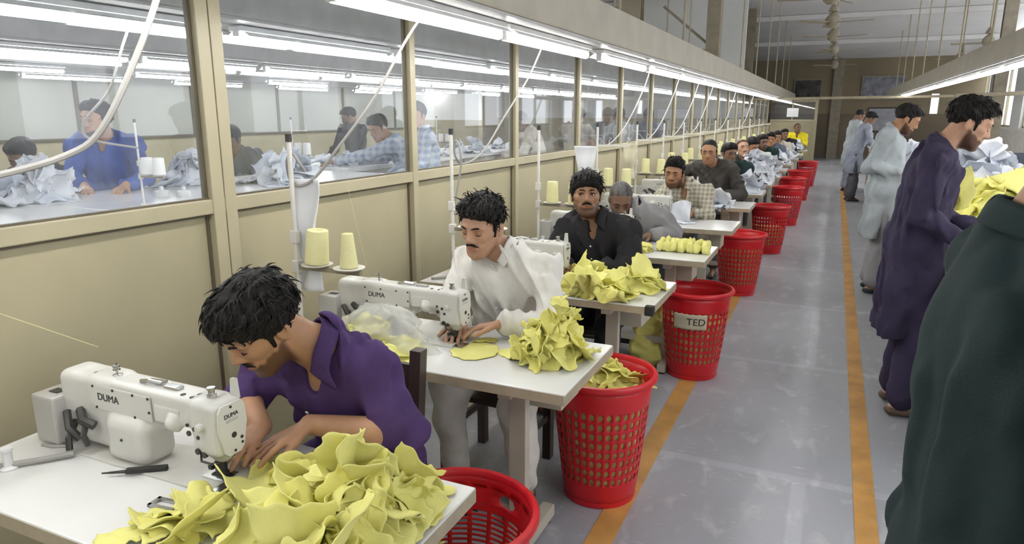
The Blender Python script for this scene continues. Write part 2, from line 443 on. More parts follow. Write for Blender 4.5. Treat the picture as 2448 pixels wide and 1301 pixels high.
def drape(heap, c, r, n=14, sx=.13, sy=.11, kind=0, squeeze=.72, rot=None, steps=46, th=.004, lift=.02, ripple=.022, tilt=0.0):
    R0 = sheet_rest(n, sx, sy, kind, r)
    P = R0.copy()
    P[..., 0] *= squeeze; P[..., 1] *= r.uniform(squeeze, 1)
    a = r.uniform(0, 2*PI) if rot is None else rot
    ca, sa = math.cos(a), math.sin(a)
    P[..., 2] += ripple*np.sin(P[..., 0]/sx*r.uniform(3, 6)+r.uniform(0, 6)+1.5*P[..., 1]/sy)+ripple*.5*np.sin(P[..., 1]/sy*r.uniform(3, 6)+r.uniform(0, 6))
    P[..., 2] += tilt*P[..., 0]
    x = P[..., 0]*ca-P[..., 1]*sa; y = P[..., 0]*sa+P[..., 1]*ca
    P[..., 0], P[..., 1] = x+c[0], y+c[1]
    P[..., 2] += heap.at(P[..., 0], P[..., 1]).max()+lift-P[..., 2].min()*0
    prev = P.copy()
    cons = []
    for di, dj, w in ((1, 0, 1), (0, 1, 1), (1, 1, .6), (1, -1, .6), (2, 0, .22), (0, 2, .22)):
        i0 = np.arange(n-di); 
        for par in (0, 1):
            ii = i0[(i0//max(di, 1)) % 2 == par] if di else i0
            jj = np.arange(max(0, -dj), n-max(0, dj))
            if di == 0: jj = jj[(jj//max(dj, 1)) % 2 == par]
            if len(ii) == 0 or len(jj) == 0: continue
            A = np.ix_(ii, jj); B = np.ix_(ii+di, jj+dj)
            cons.append((A, B, np.linalg.norm(R0[B]-R0[A], axis=-1), w))
    g = -.0016
    for st in range(steps):
        vel = (P-prev)*.9; prev = P.copy()
        P = P+vel; P[..., 2] += g
        for it in range(3):
            for A, B, L, w in cons:
                d = P[B]-P[A]; l = np.sqrt((d*d).sum(-1))+1e-9
                k = (.5*w*(1-L/l))[..., None]*d
                P[A] += k; P[B] -= k
        hz = heap.at(P[..., 0], P[..., 1])+th
        m = P[..., 2] < hz
        P[..., 2] = np.where(m, hz, P[..., 2])
        P[..., 0] = np.where(m, prev[..., 0]+.25*(P[..., 0]-prev[..., 0]), P[..., 0]); P[..., 1] = np.where(m, prev[..., 1]+.25*(P[..., 1]-prev[..., 1]), P[..., 1])
    # rasterise, finely
    t = np.linspace(0, n-1, n*3)
    i = np.minimum(t.astype(int), n-2); f = t-i
    Q = P[i]*(1-f)[:, None, None]+P[i+1]*f[:, None, None]
    Q = Q[:, i]*(1-f)[None, :, None]+Q[:, i+1]*f[None, :, None]
    heap.add(Q.reshape(-1, 3), th*.5)
    return P
def catmull_grid(P, m=2):
    """smooth resample of a grid of points"""
    def up(A):
        n = len(A)
        E = np.concatenate([2*A[:1]-A[1:2], A, 2*A[-1:]-A[-2:-1]])
        o = []
        for i in range(n-1):
            p0, p1, p2, p3 = E[i], E[i+1], E[i+2], E[i+3]
            for k in range(m):
                t = k/m
                o.append(.5*((2*p1)+(-p0+p2)*t+(2*p0-5*p1+4*p2-p3)*t*t+(-p0+3*p1-3*p2+p3)*t**3))
        o.append(A[-1]); return np.array(o)
    P = up(P); P = up(P.transpose(1, 0, 2)).transpose(1, 0, 2)
    return P
def sheet_mesh(name, P, th=.0022, m=2):
    Q = catmull_grid(P, m) if m > 1 else P
    n, k = Q.shape[:2]
    du = np.gradient(Q, axis=0); dv = np.gradient(Q, axis=1)
    N = np.cross(du, dv); N /= (np.linalg.norm(N, axis=-1, keepdims=True)+1e-9)
    top = (Q+N*th/2).reshape(-1, 3); bot = (Q-N*th/2).reshape(-1, 3)
    idx = np.arange(n*k).reshape(n, k)
    q = np.stack([idx[:-1, :-1], idx[1:, :-1], idx[1:, 1:], idx[:-1, 1:]], -1).reshape(-1, 4)
    o = n*k
    rim = np.concatenate([idx[:, 0], idx[-1, 1:], idx[-2::-1, -1], idx[0, -2:0:-1]])
    r2 = np.roll(rim, -1)
    side = np.stack([rim, rim+o, r2+o, r2], 1)
    return fast_mesh(name, np.concatenate([top, bot]), quads=np.concatenate([q, q[:, ::-1]+o, side]))
def cloth_piece(name, P, mt, label, cat, group=None, m=2, th=.0022):
    c = P.reshape(-1, 3); org = np.array([c[:, 0].mean(), c[:, 1].mean(), c[:, 2].min()])
    o = obj(name, sheet_mesh(name, P-org, th, m), mt, None, tuple(org))
    return tag(o, label, cat, group)
# ---------------------------------------------------------------- the hall
XP = -2.15            # partition plane
YF = 28.6             # far wall
XL = -9.4             # far side of the glazed room
XR = 4.3
YB = -3.2
def st(name, mb, m, smooth=False):
    return tag(mb.build(name, m, None, smooth), kind='structure')
# floor: grey sealed concrete with worn pale patches
def floor_material():
    m = bpy.data.materials.new('worn_grey_floor'); m.use_nodes = True; nt = m.node_tree; b = nt.nodes['Principled BSDF']
    tc = nt.nodes.new('ShaderNodeTexCoord')
    def noise(sc, det, stretch=None, dist=0):
        n = nt.nodes.new('ShaderNodeTexNoise'); n.inputs['Scale'].default_value = sc; n.inputs['Detail'].default_value = det; n.inputs['Distortion'].default_value = dist
        mp = nt.nodes.new('ShaderNodeMapping'); mp.inputs['Scale'].default_value = stretch or (1, 1, 1)
        nt.links.new(tc.outputs['Object'], mp.inputs['Vector']); nt.links.new(mp.outputs['Vector'], n.inputs['Vector']); return n
    def ramp(src, p0, c0, p1, c1):
        r = nt.nodes.new('ShaderNodeValToRGB'); r.color_ramp.elements[0].position = p0; r.color_ramp.elements[0].color = (*c0, 1)
        r.color_ramp.elements[1].position = p1; r.color_ramp.elements[1].color = (*c1, 1); nt.links.new(src, r.inputs['Fac']); return r
    def mix(a, bb, f, fac=None):
        x = nt.nodes.new('ShaderNodeMix'); x.data_type = 'RGBA'
        if f is not None: nt.links.new(f, x.inputs['Factor'])
        else: x.inputs['Factor'].default_value = fac
        nt.links.new(a, x.inputs['A']); nt.links.new(bb, x.inputs['B']); return x.outputs['Result']
    base = ramp(noise(1.3, 6, (1, .5, 1)).outputs['Fac'], .32, (.33, .34, .375), .68, (.46, .47, .51))
    worn = ramp(noise(5.5, 9, (1.6, .8, 1), .6).outputs['Fac'], .56, (0, 0, 0), .70, (1, 1, 1))
    scuff = ramp(noise(17, 6, (.7, 2.2, 1), 1.4).outputs['Fac'], .63, (0, 0, 0), .72, (1, 1, 1))
    pale = nt.nodes.new('ShaderNodeRGB'); pale.outputs[0].default_value = (.60, .61, .64, 1)
    pale2 = nt.nodes.new('ShaderNodeRGB'); pale2.outputs[0].default_value = (.70, .71, .73, 1)
    f1 = nt.nodes.new('ShaderNodeMath'); f1.operation = 'MULTIPLY'; f1.inputs[1].default_value = .55; nt.links.new(worn.outputs['Color'], f1.inputs[0])
    f2 = nt.nodes.new('ShaderNodeMath'); f2.operation = 'MULTIPLY'; f2.inputs[1].default_value = .5; nt.links.new(scuff.outputs['Color'], f2.inputs[0])
    c = mix(base.outputs['Color'], pale.outputs[0], f1.outputs[0]); c = mix(c, pale2.outputs[0], f2.outputs[0])
    # joints between the poured bays
    br = nt.nodes.new('ShaderNodeTexBrick'); br.inputs['Scale'].default_value = .16; br.inputs['Mortar Size'].default_value = .006; br.inputs['Mortar Smooth'].default_value = .4
    br.inputs['Color1'].default_value = br.inputs['Color2'].default_value = (1, 1, 1, 1); br.inputs['Mortar'].default_value = (1.18, 1.18, 1.18, 1)
    nt.links.new(tc.outputs['Object'], br.inputs['Vector'])
    x = nt.nodes.new('ShaderNodeMix'); x.data_type = 'RGBA'; x.blend_type = 'MULTIPLY'; x.inputs['Factor'].default_value = 1
    nt.links.new(c, x.inputs['A']); nt.links.new(br.outputs['Color'], x.inputs['B'])
    nt.links.new(x.outputs['Result'], b.inputs['Base Color'])
    rr = nt.nodes.new('ShaderNodeMapRange'); rr.inputs['To Min'].default_value = .22; rr.inputs['To Max'].default_value = .48
    nt.links.new(noise(3, 5).outputs['Fac'], rr.inputs['Value']); nt.links.new(rr.outputs[0], b.inputs['Roughness'])
    return m
M['floor'] = floor_material()
def line_material():
    m = mat('orange_floor_paint', (.56, .30, .085), .5, var=.12, vscale=5)
    nt = m.node_tree; b = nt.nodes['Principled BSDF']
    src = b.inputs['Base Color'].links[0].from_socket
    n = nt.nodes.new('ShaderNodeTexNoise'); n.inputs['Scale'].default_value = 26; n.inputs['Detail'].default_value = 8
    tc = nt.nodes.new('ShaderNodeTexCoord'); nt.links.new(tc.outputs['Object'], n.inputs['Vector'])
    r = nt.nodes.new('ShaderNodeValToRGB'); r.color_ramp.elements[0].position = .60; r.color_ramp.elements[1].position = .78
    r.color_ramp.elements[0].color = (0, 0, 0, 1); r.color_ramp.elements[1].color = (.7, .7, .7, 1)
    nt.links.new(n.outputs['Fac'], r.inputs['Fac'])
    x = nt.nodes.new('ShaderNodeMix'); x.data_type = 'RGBA'; x.inputs['B'].default_value = (.40, .36, .30, 1)
    nt.links.new(r.outputs['Color'], x.inputs['Factor']); nt.links.new(src, x.inputs['A']); nt.links.new(x.outputs['Result'], b.inputs['Base Color'])
    return m
M['line'] = line_material()
st('floor', MB().box((XL-.3, YB, -.12), (XR+.3, YF+.3, 0)), M['floor'])
st('trim_1', MB().box((-.735, YB+.1, 0), (-.635, YF-3, .0025)), M['line'])
st('trim_2', MB().box((.22, YB+.1, 0), (.305, 18.2, .0025)), M['line'])
# outer walls
st('wall_back', MB().box((XL-.3, YF, 1.62), (2.95, YF+.25, 3.56)).box((3.2, YF, 1.62), (XR+.3, YF+.25, 3.56)).box((2.95, YF, 2.3), (3.2, YF+.25, 3.56)), M['hallwall'])
st('trim_3', MB().box((XL-.3, YF-.015, 0), (XR+.3, YF+.25, 1.62)), M['dado'])
st('baseboard_back', MB().box((XL, YF-.03, 0), (XR, YF-.015, .12)), mat('skirting_paint', (.16, .145, .12), .5))
st('trim_50', MB().box((-.22, YF-.12, 0), (.12, YF, 3.56)), M['steel'])
st('wall_front', MB().box((XL-.3, YB-.25, 0), (XR+.3, YB, 7.6)), M['whitewall'])  # unseen wall behind the camera, added to cut the daylight fill from there
st('wall_left', MB().box((XL-.3, YB, 0), (XL, YF, 4.8)), M['hallwall'])
wr = MB()
for k in range(9):
    y = YB+3.6*k
    wr.box((XR, y, 0), (XR+.25, y+3.6, 1.25)); wr.box((XR, y, 2.9), (XR+.25, y+3.6, 3.5)); wr.box((XR, y, 5.0), (XR+.25, y+3.6, 7.4)); wr.box((XR, y, 3.5), (XR+.25, y+.15, 5.0)); wr.box((XR, y, 1.25), (XR+.25, y+1.1, 2.9))  # open strip high under the roof is added to let daylight reach the ceiling
st('wall_right', wr, M['whitewall'])
for k in range(9):
    y = YB+3.6*k
    f = MB().box((XR+.08, y+1.1, 1.25), (XR+.14, y+1.16, 2.9)).box((XR+.08, y+3.54, 1.25), (XR+.14, y+3.6, 2.9)).box((XR+.08, y+2.32, 1.25), (XR+.14, y+2.38, 2.9)).box((XR+.08, y+1.1, 2.84), (XR+.14, y+3.6, 2.9)).box((XR+.08, y+1.1, 1.25), (XR+.14, y+3.6, 1.31))
    st('window_%d' % (40+k), f, M['post'])
st('trim_4', MB().box((XR-.012, YB, 0), (XR, YF, 1.2)), mat('pale_dado', (.70, .68, .62), .6))
# roof: pale insulated sheets rising towards the middle of the hall, purlins under it
def roof_z(y): return 3.56+(YF-y)*.115
rf = MB(); rf.poly([(XL-.3, YF+.25, roof_z(YF+.25)), (XR+.3, YF+.25, roof_z(YF+.25)), (XR+.3, YB, roof_z(YB)), (XL-.3, YB, roof_z(YB))], (0, 0, .12))
st('ceiling', rf, M['roofwhite'])
n = 0
for y in (25.4, 22.0, 18.6, 15.0, 11.4, 7.8):
    n += 1
    st('trim_%d' % (10+n), MB().box((XL, y-.04, roof_z(y)-.13), (XR, y+.04, roof_z(y)-.005)), M['roofwhite'])
# steel columns and their braces
def column(x, y, w=.26):
    z = roof_z(y)-.14
    mb = MB().box((x-w/2, y-.10, 0 if x > 0 else 2.3), (x+w/2, y-.085, z)).box((x-w/2, y+.085, 0 if x > 0 else 2.3), (x+w/2, y+.10, z)).box((x-.012, y-.09, 0 if x > 0 else 2.3), (x+.012, y+.09, z))
    return mb
for i, (x, y) in enumerate(((-2.32, 8.45), (-2.32, 14.5), (-2.32, 20.5), (3.45, 20.2), (3.45, 13.5))):
    mb = column(x, y)
    if x < 0:
        mb.box((x-2.6, y-.04, 2.78), (x-.13, y+.04, 2.86))
        mb.tube([(x-.1, y, 2.95), (x-1.0, y, 3.7)], .03, 6)
    st('trim_%d' % (20+i), mb, M['steel'])
st('trim_30', MB().tube([(-2.1, 20.0, 2.0), (2.55, 20.0, 2.035)], .033, 8).tube([(2.55, 20, 2.035), (4.2, 20.2, 2.1)], .05, 8), M['rod'])

# ---------------------------------------------------------------- glazed partition between the hall and the sewing room
posts = [.56, 1.965]+[3.335+1.392*k for k in range(17)]
YP0, YP1 = -3.0, 27.0
mb = MB().box((XP-.025, YP0, 0), (XP-.012, YP1, 1.245))
st('wall_partition', mb, M['wall'])
st('trim_31', MB().box((XP-.03, YP0, 1.247), (XP+.022, YP1, 1.302), .004).box((XP-.03, YP0, 2.2), (XP+.022, YP1, 2.27)), M['post'])
st('trim_32', MB().box((XP-.014, YP0, 1.236), (XP+.0, YP1, 1.2475)).box((XP-.012, YP0, 1.301), (XP+.005, YP1, 1.309)), M['groove_shade_divider'])  # dark strips painting the gap shade below and above the rail
prev = YP0
k = 0
for i, y in enumerate(posts):
    w = .058 if i == 1 else .026
    mb = MB().box((XP-.03, y-w, 0), (XP+.026, y+w, 2.3), .003)
    if i == 1: mb = MB().box((XP-.03, y-w, 0), (XP+.026, y-.002, 2.3), .003).box((XP-.03, y+.003, 0), (XP+.026, y+w, 2.3), .003)
    st('trim_%d' % (100+i), mb, M['post'])
    g = MB().box((XP-.016, y-w-.014, 1.305), (XP+.002, y-w, 2.2)).box((XP-.016, y-w-.012, 0), (XP-.004, y-w, 1.24)).box((XP-.016, y+w, 0), (XP-.006, y+w+.006, 1.24))  # dark strips stand in for the shade in the gaps beside each post
    st('trim_%d' % (130+i), g, M['groove_shade_divider'])
    k += 1
    st('window_%d' % k, MB().box((XP-.006, prev+.03, 1.3), (XP-.002, y-w-.01, 2.2)), M['glass'])
    prev = y+w
# end screen closing the sewing row
st('wall_end', MB().box((XP, 27.0, 0), (-.62, 27.03, 1.36)), M['wall'])
st('trim_33', MB().box((-.70, 26.97, 0), (-.60, 27.06, 2.1)).box((XP, 26.98, 1.36), (-.62, 27.05, 1.42)).box((XP, 26.98, 2.02), (-.62, 27.05, 2.1)).box((-1.45, 26.98, 1.4), (-1.41, 27.05, 2.1)), M['post'])
st('window_38', MB().box((XP, 27.01, 1.42), (-.7, 27.016, 2.04)), M['glass'])
# far side of the sewing room: the same kind of partition, boarded white above
st('trim_34', MB().box((XL, YB, 0), (XL+.02, 17, 1.25)), M['wall'])
mb = MB(); 
for j in range(10): mb.box((XL, YB+1.9*j+.03, 1.30), (XL+.015, YB+1.9*j+1.87, 2.9))
st('trim_35', mb, mat('grey_green_panels', (.37, .38, .335), .35, var=.05, vscale=.8))
st('trim_36', MB().box((XL, YB, 1.25), (XL+.04, 17, 1.30)), M['groove_shade_divider'])
mb = MB()
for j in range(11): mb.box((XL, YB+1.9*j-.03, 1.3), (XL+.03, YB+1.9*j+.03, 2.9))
st('trim_37', mb, M['groove_shade_divider'])
st('wall_room_end', MB().box((XL, 19.4, 1.5), (XP-.15, 19.55, 4.6)), M['whitewall'])
st('trim_39', MB().box((XL, 19.38, 0), (XP-.15, 19.56, 1.5)), M['wall'])
st('wall_room_pier', MB().box((-7.9, 12.2, 1.5), (-6.3, 12.35, 2.0)), M['whitewall'])
st('trim_38', MB().box((-7.9, 12.18, 0), (-6.3, 12.36, 1.5)), M['wall'])

# ---------------------------------------------------------------- light trunking and fluorescent battens
def make_batten(name='ceiling_tube_light', L=1.22):
    e = empty(name)
    h = MB().box((-.04, -L/2-.02, .024), (.04, L/2+.02, .05), .006).poly([(-.045, -L/2, .022), (-.075, -L/2, .0), (-.072, -L/2, .0), (-.04, -L/2, .022)], (0, L, 0)).poly([(.045, -L/2, .022), (.075, -L/2, .0), (.072, -L/2, .0), (.04, -L/2, .022)], (0, L, 0))
    h.build('housing', M['cap'], e)
    MB().lathe([(.024, -L/2), (.024, L/2)], (0, 0, -.006), 12, (0, 1, 0), True).build('tube', M['tubeglow'], e, True)
    for s in (-1, 1): MB().box((-.018, s*(L/2+.008)-.008, -.026), (.018, s*(L/2+.008)+.008, .024), .004).build('lamp_holder', M['cap'], e)
    return e
BAT = make_batten(); used = [False]
def batten(x, y, z, label, group):
    o = BAT if not used[0] else copy_tree(BAT)
    used[0] = True
    o.location = (x, y, z); return tag(o, label, 'light', group)
def trunk(name, x0, x1, z0, z1, y0, y1, label, rods=True, step=2.4, skin=None):
    e = empty(name, ((x0+x1)/2, y0, z0), 0, label, 'light trunking', 'light trunking hung in rows')
    cx = (x0+x1)/2
    MB().box((x0-cx, 0, .012), (x1-cx, y1-y0, z1-z0), .01).build('casing', skin or M['beige'], e)
    MB().box((x0-cx+.01, 0, 0), (x1-cx-.01, y1-y0, .012)).build('underside', M['reflector'], e)
    if rods:
        y = y0+1.0
        while y < y1:
            zr = roof_z(y)-z0-.02
            MB().tube([(.06, y-y0, z1-z0), (.06, y-y0, zr)], .014, 6).build('hanger_rod', M['rod'], e)
            y += step
    return e
trunk('light_trunking', -1.80, -1.36, 2.045, 2.29, -3.0, 26.6, 'long beige light trunking hung over the row of seated workers')
trunk('light_trunking', 1.38, 1.62, 2.105, 2.34, -3.0, 25.0, 'long beige light trunking hung over the white inspection table')
y = -2.6; ysp = []
for (a, b) in ((-2.3, -1.05), (-1.0, .25), (.3, 1.55), (1.88, 3.13), (3.19, 4.40), (4.68, 5.93), (6.03, 7.28)): ysp.append((a+b)/2)
while ysp[-1] < 25.5: ysp.append(ysp[-1]+1.30)
for y in ysp: batten(-1.5, y, 1.994, 'glowing tube batten under the trunking above the seated workers', 'tube battens above the seated workers')
y = -1.5
while y < 21.5:
    batten(1.46, y, 2.055, 'glowing tube batten under the trunking above the white inspection table', 'tube battens above the inspection table'); y += 1.30
ri = 0
for (xr, zr, y0, y1) in ((-2.68, 1.985, -1.6, 19), (-5.2, 2.05, -1.4, 19), (-7.2, 2.05, -.6, 19), (-8.5, 2.05, 1, 17)):
    ri += 1
    nm = ['first', 'second', 'third', 'fourth'][ri-1]
    trunk('light_trunking', xr-.22, xr+.16, zr+.055, zr+.29, y0, y1, 'grey light trunking, %s row behind the partition glass' % nm, skin=M['reflector'], rods=ri < 3, step=3.6)
    y = y0+.62+({1: .13}.get(ri, 0))
    while y < y1-.6:
        batten(xr, y, zr, 'glowing tube batten in the %s row behind the partition glass' % nm, '%s row of tube battens behind the glass' % nm); y += 1.37 if ri < 3 else 2.05
# far end: two loose tubes that hang on down from the row
# ceiling fans over the aisle, seen in line
def make_fan():
    e = empty('ceiling_fan')
    MB().tube([(0, 0, .1), (0, 0, 2.4)], .016, 8).build('down_rod', M['rod'], e)
    MB().lathe([(.02, .16), (.06, .13), (.11, .07), (.12, .02), (.10, -.05), (.05, -.09), (.0, -.095)], n=20).build('motor', M['steel'], e, True)
    MB().lathe([(.0, .3), (.03, .29), (.075, .2), (.08, .17), (.02, .165)], n=16).build('canopy_cup', M['steel'], e, True)
    for k in range(3):
        a = 2*PI*k/3+.25
        bm = MB()
        bm.box((.1, -.06, -.012), (.66, .06, -.006), .002).box((.05, -.015, -.008), (.2, .015, -.002))
        me = bm.mesh('blade'); me.transform(Matrix.Rotation(a, 4, 'Z') @ Matrix.Rotation(.2, 4, 'X'))
        obj('blade', me, M['steel'], e)
    return e
FAN = make_fan(); first = True
for (x, y, z, w) in ((-.2, 10.4, 3.1, 'first'), (-.2, 13.2, 3.1, 'second'), (-.2, 15.6, 3.1, 'third'), (-.2, 18.4, 3.06, 'fourth'), (-.2, 23, 3.0, 'fifth')):
    o = FAN if first else copy_tree(FAN); first = False
    zz = min(z, roof_z(y)-.75)
    o.location = (x, y, zz); o.rotation_euler = (0, 0, y*1.7)
    for c in o.children:
        if c.name.startswith('down_rod'):
            me = MB().tube([(0, 0, .1), (0, 0, roof_z(y)-zz-.02)], .016, 8).mesh('down_rod'); me.materials.append(M['rod']); c.data = me
    tag(o, 'dusty three-bladed ceiling fan over the aisle, %s in line on its rod' % w, 'ceiling fan', 'ceiling fans')
for (x, y, z, w) in ((-3.9, 10.3, 3.05, 'above the partition beside the first steel column'), (-3.8, 12.7, 3.05, 'above the partition past the first steel column'), (-3.75, 16.8, 3.05, 'above the partition before the second brace'), (2.7, 17.6, 3.05, 'above the white piles near the white wall'), (2.7, 21, 3.0, 'above the far end of the inspection table')):
    o = copy_tree(FAN); zz = min(z, roof_z(y)-.75)
    o.location = (x, y, zz); o.rotation_euler = (0, 0, y*2.3)
    for c in o.children:
        if c.name.startswith('down_rod'):
            me = MB().tube([(0, 0, .1), (0, 0, roof_z(y)-zz-.02)], .016, 8).mesh('down_rod'); me.materials.append(M['rod']); c.data = me
    tag(o, 'dusty ceiling fan hanging %s' % w, 'ceiling fan', 'ceiling fans')
# boards on the far wall
def board(name, x0, x1, z0, z1, m, label, cat, y=YF, frame=None):
    e = empty(name, ((x0+x1)/2, y-.02, (z0+z1)/2), 0, label, cat)
    w, h = (x1-x0)/2, (z1-z0)/2
    MB().box((-w, -.02, -h), (w, .02, h), .004).build('panel', m, e)
    fm = frame or M['steel']
    MB().box((-w-.03, -.03, h), (w+.03, .02, h+.04)).box((-w-.03, -.03, -h-.04), (w+.03, .02, -h)).box((-w-.03, -.03, -h), (-w, .02, h)).box((w, -.03, -h), (w+.03, .02, h)).build('frame', fm, e)
    return e
board('picture_board', -1.5, -.62, 2.20, 2.82, mat('dark_print', (.06, .055, .05), .4, var=.5, vscale=4), 'dark framed print high on the far wall', 'picture')
board('notice_board', .75, 2.1, 2.15, 2.9, mat('bluish_notice', (.22, .22, .25), .5, var=.2, vscale=5), 'wide bluish notice board high on the far wall', 'notice board')
board('banner_board', 1.05, 2.3, 1.02, 1.80, mat('grey_banner', (.38, .38, .42), .5, var=.1), 'grey banner board with a dark top strip low on the far wall', 'notice board', frame=M['dark'])
# ---------------------------------------------------------------- sewing machine (origin: needle point on the table top; arm runs to -x; back of machine faces -y)
def make_machine():
    e = empty('sewing_machine')
    b = Blob()
    b.box((-.235, .005, .197), (.245, .047, .046), rd=.016, k=.012)                # arm
    b.box((.0, .0, .165), (.052, .050, .078), rd=.018, k=.02)                      # head
    b.cap((.0, .0, .12), (.012, .0, .088), .048, .034, k=.02, flat=(V(1, 0, 0), .9))  # head narrows downwards
    b.box((-.50, .01, .13), (.115, .055, .112), rd=.022, k=.02)                     # column
    b.box((-.575, .008, .185), (.045, .054, .058), rd=.03, k=.01)                  # pulley end
    b.box((-.31, -.012, .075), (.085, .062, .072), rd=.035, k=.03)                  # foot of the column
    b.box((-.225, .02, .14), (.04, .035, .03), rd=.02, k=.04)
    b.cap((-.12, -.036, .165), (-.12, -.05, .165), .022, .02, k=.01)
    b.box((-.12, -.042, .165), (.022, .012, .028), rd=.01, k=.008)
    me = b.mesh('casting', .005, smooth=2)
    obj('casting', me, M['machine'], e)
    MB().box((-.50, -.085, 0), (.085, .088, .007), .002).build('bed_plate', M['chrome'] if False else M['machine'], e)
    MB().box((-.05, -.03, .007), (.03, .03, .009)).box((.035, -.086, .006), (.085, -.02, .0095), .001).build('needle_plate', M['chrome'], e)
    # back cover with the name on it
    MB().box((-.455, -.0485, .147), (-.205, -.043, .226), .004).build('cover_plate', M['machine'], e)
    MB().box((-.195, -.046, .155), (-.095, -.040, .205), .004).build('cover_plate', M['machine'], e)
    t = text_mesh('DUMA', .032); t.transform(Matrix.Translation((-.385, -.0492, .19)) @ Matrix.Rotation(PI/2, 4, 'X'))
    obj('lettering', t, M['ink'], e)
    # face plate
    fp = MB(); prof = [(-.046, .222), (-.036, .238), (.034, .238), (.046, .222), (.05, .17), (.034, .10), (.02, .088), (-.02, .088), (-.034, .10), (-.05, .17)]
    fp.poly([(.052, y, z) for y, z in prof], (.007, 0, 0)); f = fp.build('face_plate', M['machine'], e)
    t = text_mesh('DUMA', .017); t.transform(Matrix.Translation((.0598, -.004, .205)) @ Matrix.Rotation(PI/2, 4, 'Z') @ Matrix.Rotation(PI/2, 4, 'X'))
    obj('lettering', t, M['ink'], f)
    MB().box((.0592, -.022, .186), (.0602, .018, .194)).build('label_bar', M['machinegrey'], f)
    for y, z, r in ((-.004, .229, .004), (.0, .145, .0085), (.026, .128, .005), (.027, .112, .004), (.0, .098, .004)): MB().lathe([(0, .0), (r, 0), (r, .0025), (0, .003)], (.0585, y, z), 10, (1, 0, 0)).build('screw', M['dark'], f)
    for x, z in ((-.448, .22), (-.36, .22), (-.275, .22), (-.212, .22), (-.212, .178), (-.275, .152), (-.44, .155)): MB().lathe([(0, 0), (.0042, 0), (.0042, .003), (0, .0035)], (x, -.0475, z), 8, (0, -1, 0)).build('screw', M['dark'], e)
    for x, z, r in ((-.032, .165, .0062), (-.02, .142, .006), (-.058, .172, .005), (-.055, .148, .008), (-.01, .170, .005), (-.31, .085, .004)): MB().lathe([(0, 0), (r, 0), (r, .004), (0, .005)], (x, -.05 if x > -.2 else -.074, z), 10, (0, -1, 0)).build('screw', M['dark'], e)
    MB().lathe([(0, 0), (.012, 0), (.012, .014), (.008, .018), (0, .018)], (-.005, -.05, .176), 14, (0, -1, 0)).build('tension_knob', M['machine'], e, True)
    # things on top
    tp = MB()
    tp.lathe([(0, 0), (.013, 0), (.013, .02), (.009, .02), (.009, .03), (.012, .03), (.012, .036), (0, .036)], (-.005, -.006, .24), 14)
    tp.build('pressure_screw', M['chrome'], e, True)
    MB().poly([(.018, .035, .235), (.045, .035, .235), (.04, .035, .292), (.024, .035, .292)], (0, .012, 0)).build('thread_guard', M['machine'], e)
    tg = MB().lathe([(0, 0), (.018, 0), (.016, .006), (0, .008)], (-.40, 0, .241), 14)
    tg.tube([(-.40, 0, .245), (-.40, 0, .285)], .0035, 6).lathe([(0, 0), (.011, 0), (.011, .004), (0, .004)], (-.40, 0, .262), 10).lathe([(0, 0), (.011, 0), (.011, .004), (0, .004)], (-.40, 0, .272), 10)
    tg.build('thread_post', M['chrome'], e)
    MB().lathe([(0, 0), (.022, 0), (.02, .003), (0, .003)], (-.445, .0, .2425), 14).lathe([(0, 0), (.008, 0), (.008, .002), (0, .002)], (-.48, -.01, .2425), 10).lathe([(0, 0), (.008, 0), (.008, .002), (0, .002)], (-.10, -.02, .2425), 10).lathe([(0, 0), (.009, 0), (.009, .002), (0, .002)], (-.055, .0, .2425), 10).lathe([(0, 0), (.007, 0), (.007, .002), (0, .002)], (-.06, -.025, .2425), 10).build('oil_hole', M['dark'], e)
    lv = MB().tube([(-.29, -.005, .247), (-.25, -.01, .256), (-.21, .0, .25)], .006, 6).tube([(-.27, .015, .247), (-.2, .01, .254)], .005, 6).box((-.19, -.012, .241), (-.135, .014, .252), .004)
    lv.build('bobbin_winder', M['chrome'], e)
    # oil box and the bracket with its hoses
    ob = MB().box((-.70, -.085, .012), (-.595, .02, .165), .008)
    ox = ob.build('oil_box', M['machinegrey'], e); MB().box((-.665, -.05, .1655), (-.625, -.02, .1675), .001).build('filler_hole', M['dark'], ox)
    hs = MB()
    for k, (a, c, r) in enumerate((((-.57, -.06, .12), (-.50, -.075, .05), .012), ((-.55, -.05, .09), (-.52, -.1, .02), .010), ((-.48, -.06, .11), (-.46, -.08, .04), .009), ((-.52, -.05, .13), (-.44, -.065, .10), .014))):
        a = Vector(a); c = Vector(c); hs.tube([a, (a+c)/2+Vector((.01, -.02, .0)), c], r, 7)
    hs.build('hose', M['dark'], e, True)
    MB().tube([(-.50, -.10, .012), (-.54, -.15, .012), (-.60, -.22, .012), (-.72, -.33, .012)], .009, 7).tube([(-.52, -.09, .03), (-.57, -.12, .03), (-.60, -.13, .035)], .005, 6).build('lead', M['cable'], e, True)
    MB().lathe([(.0, 0), (.024, 0), (.024, .006), (.013, .012), (.013, .055), (.016, .058), (.016, .066), (0, .066)], (-.605, -.225, .0), 14).build('lead_holder', M['cap'], e, True)
    # needle gear
    g = MB().tube([(.0, 0, .10), (0, 0, .03)], .0045, 8).tube([(0, 0, .03), (0, 0, .004)], .0012, 5)
    g.build('needle_bar', M['chrome'], e)
    g = MB().box((-.012, -.012, .055), (.014, .012, .075), .003).box((-.004, -.022, .03), (.02, -.006, .06), .003).box((-.016, -.012, .010), (.020, .016, .020), .003).box((-.022, -.03, .035), (-.006, .0, .048), .003).tube([(.012, -.02, .05), (.026, -.034, .04)], .007, 7).tube([(.004, .01, .09), (.004, .01, .02)], .0045, 6).box((-.03, -.014, .008), (.034, .012, .012), .001)
    g.build('presser_foot', M['dark'], e)
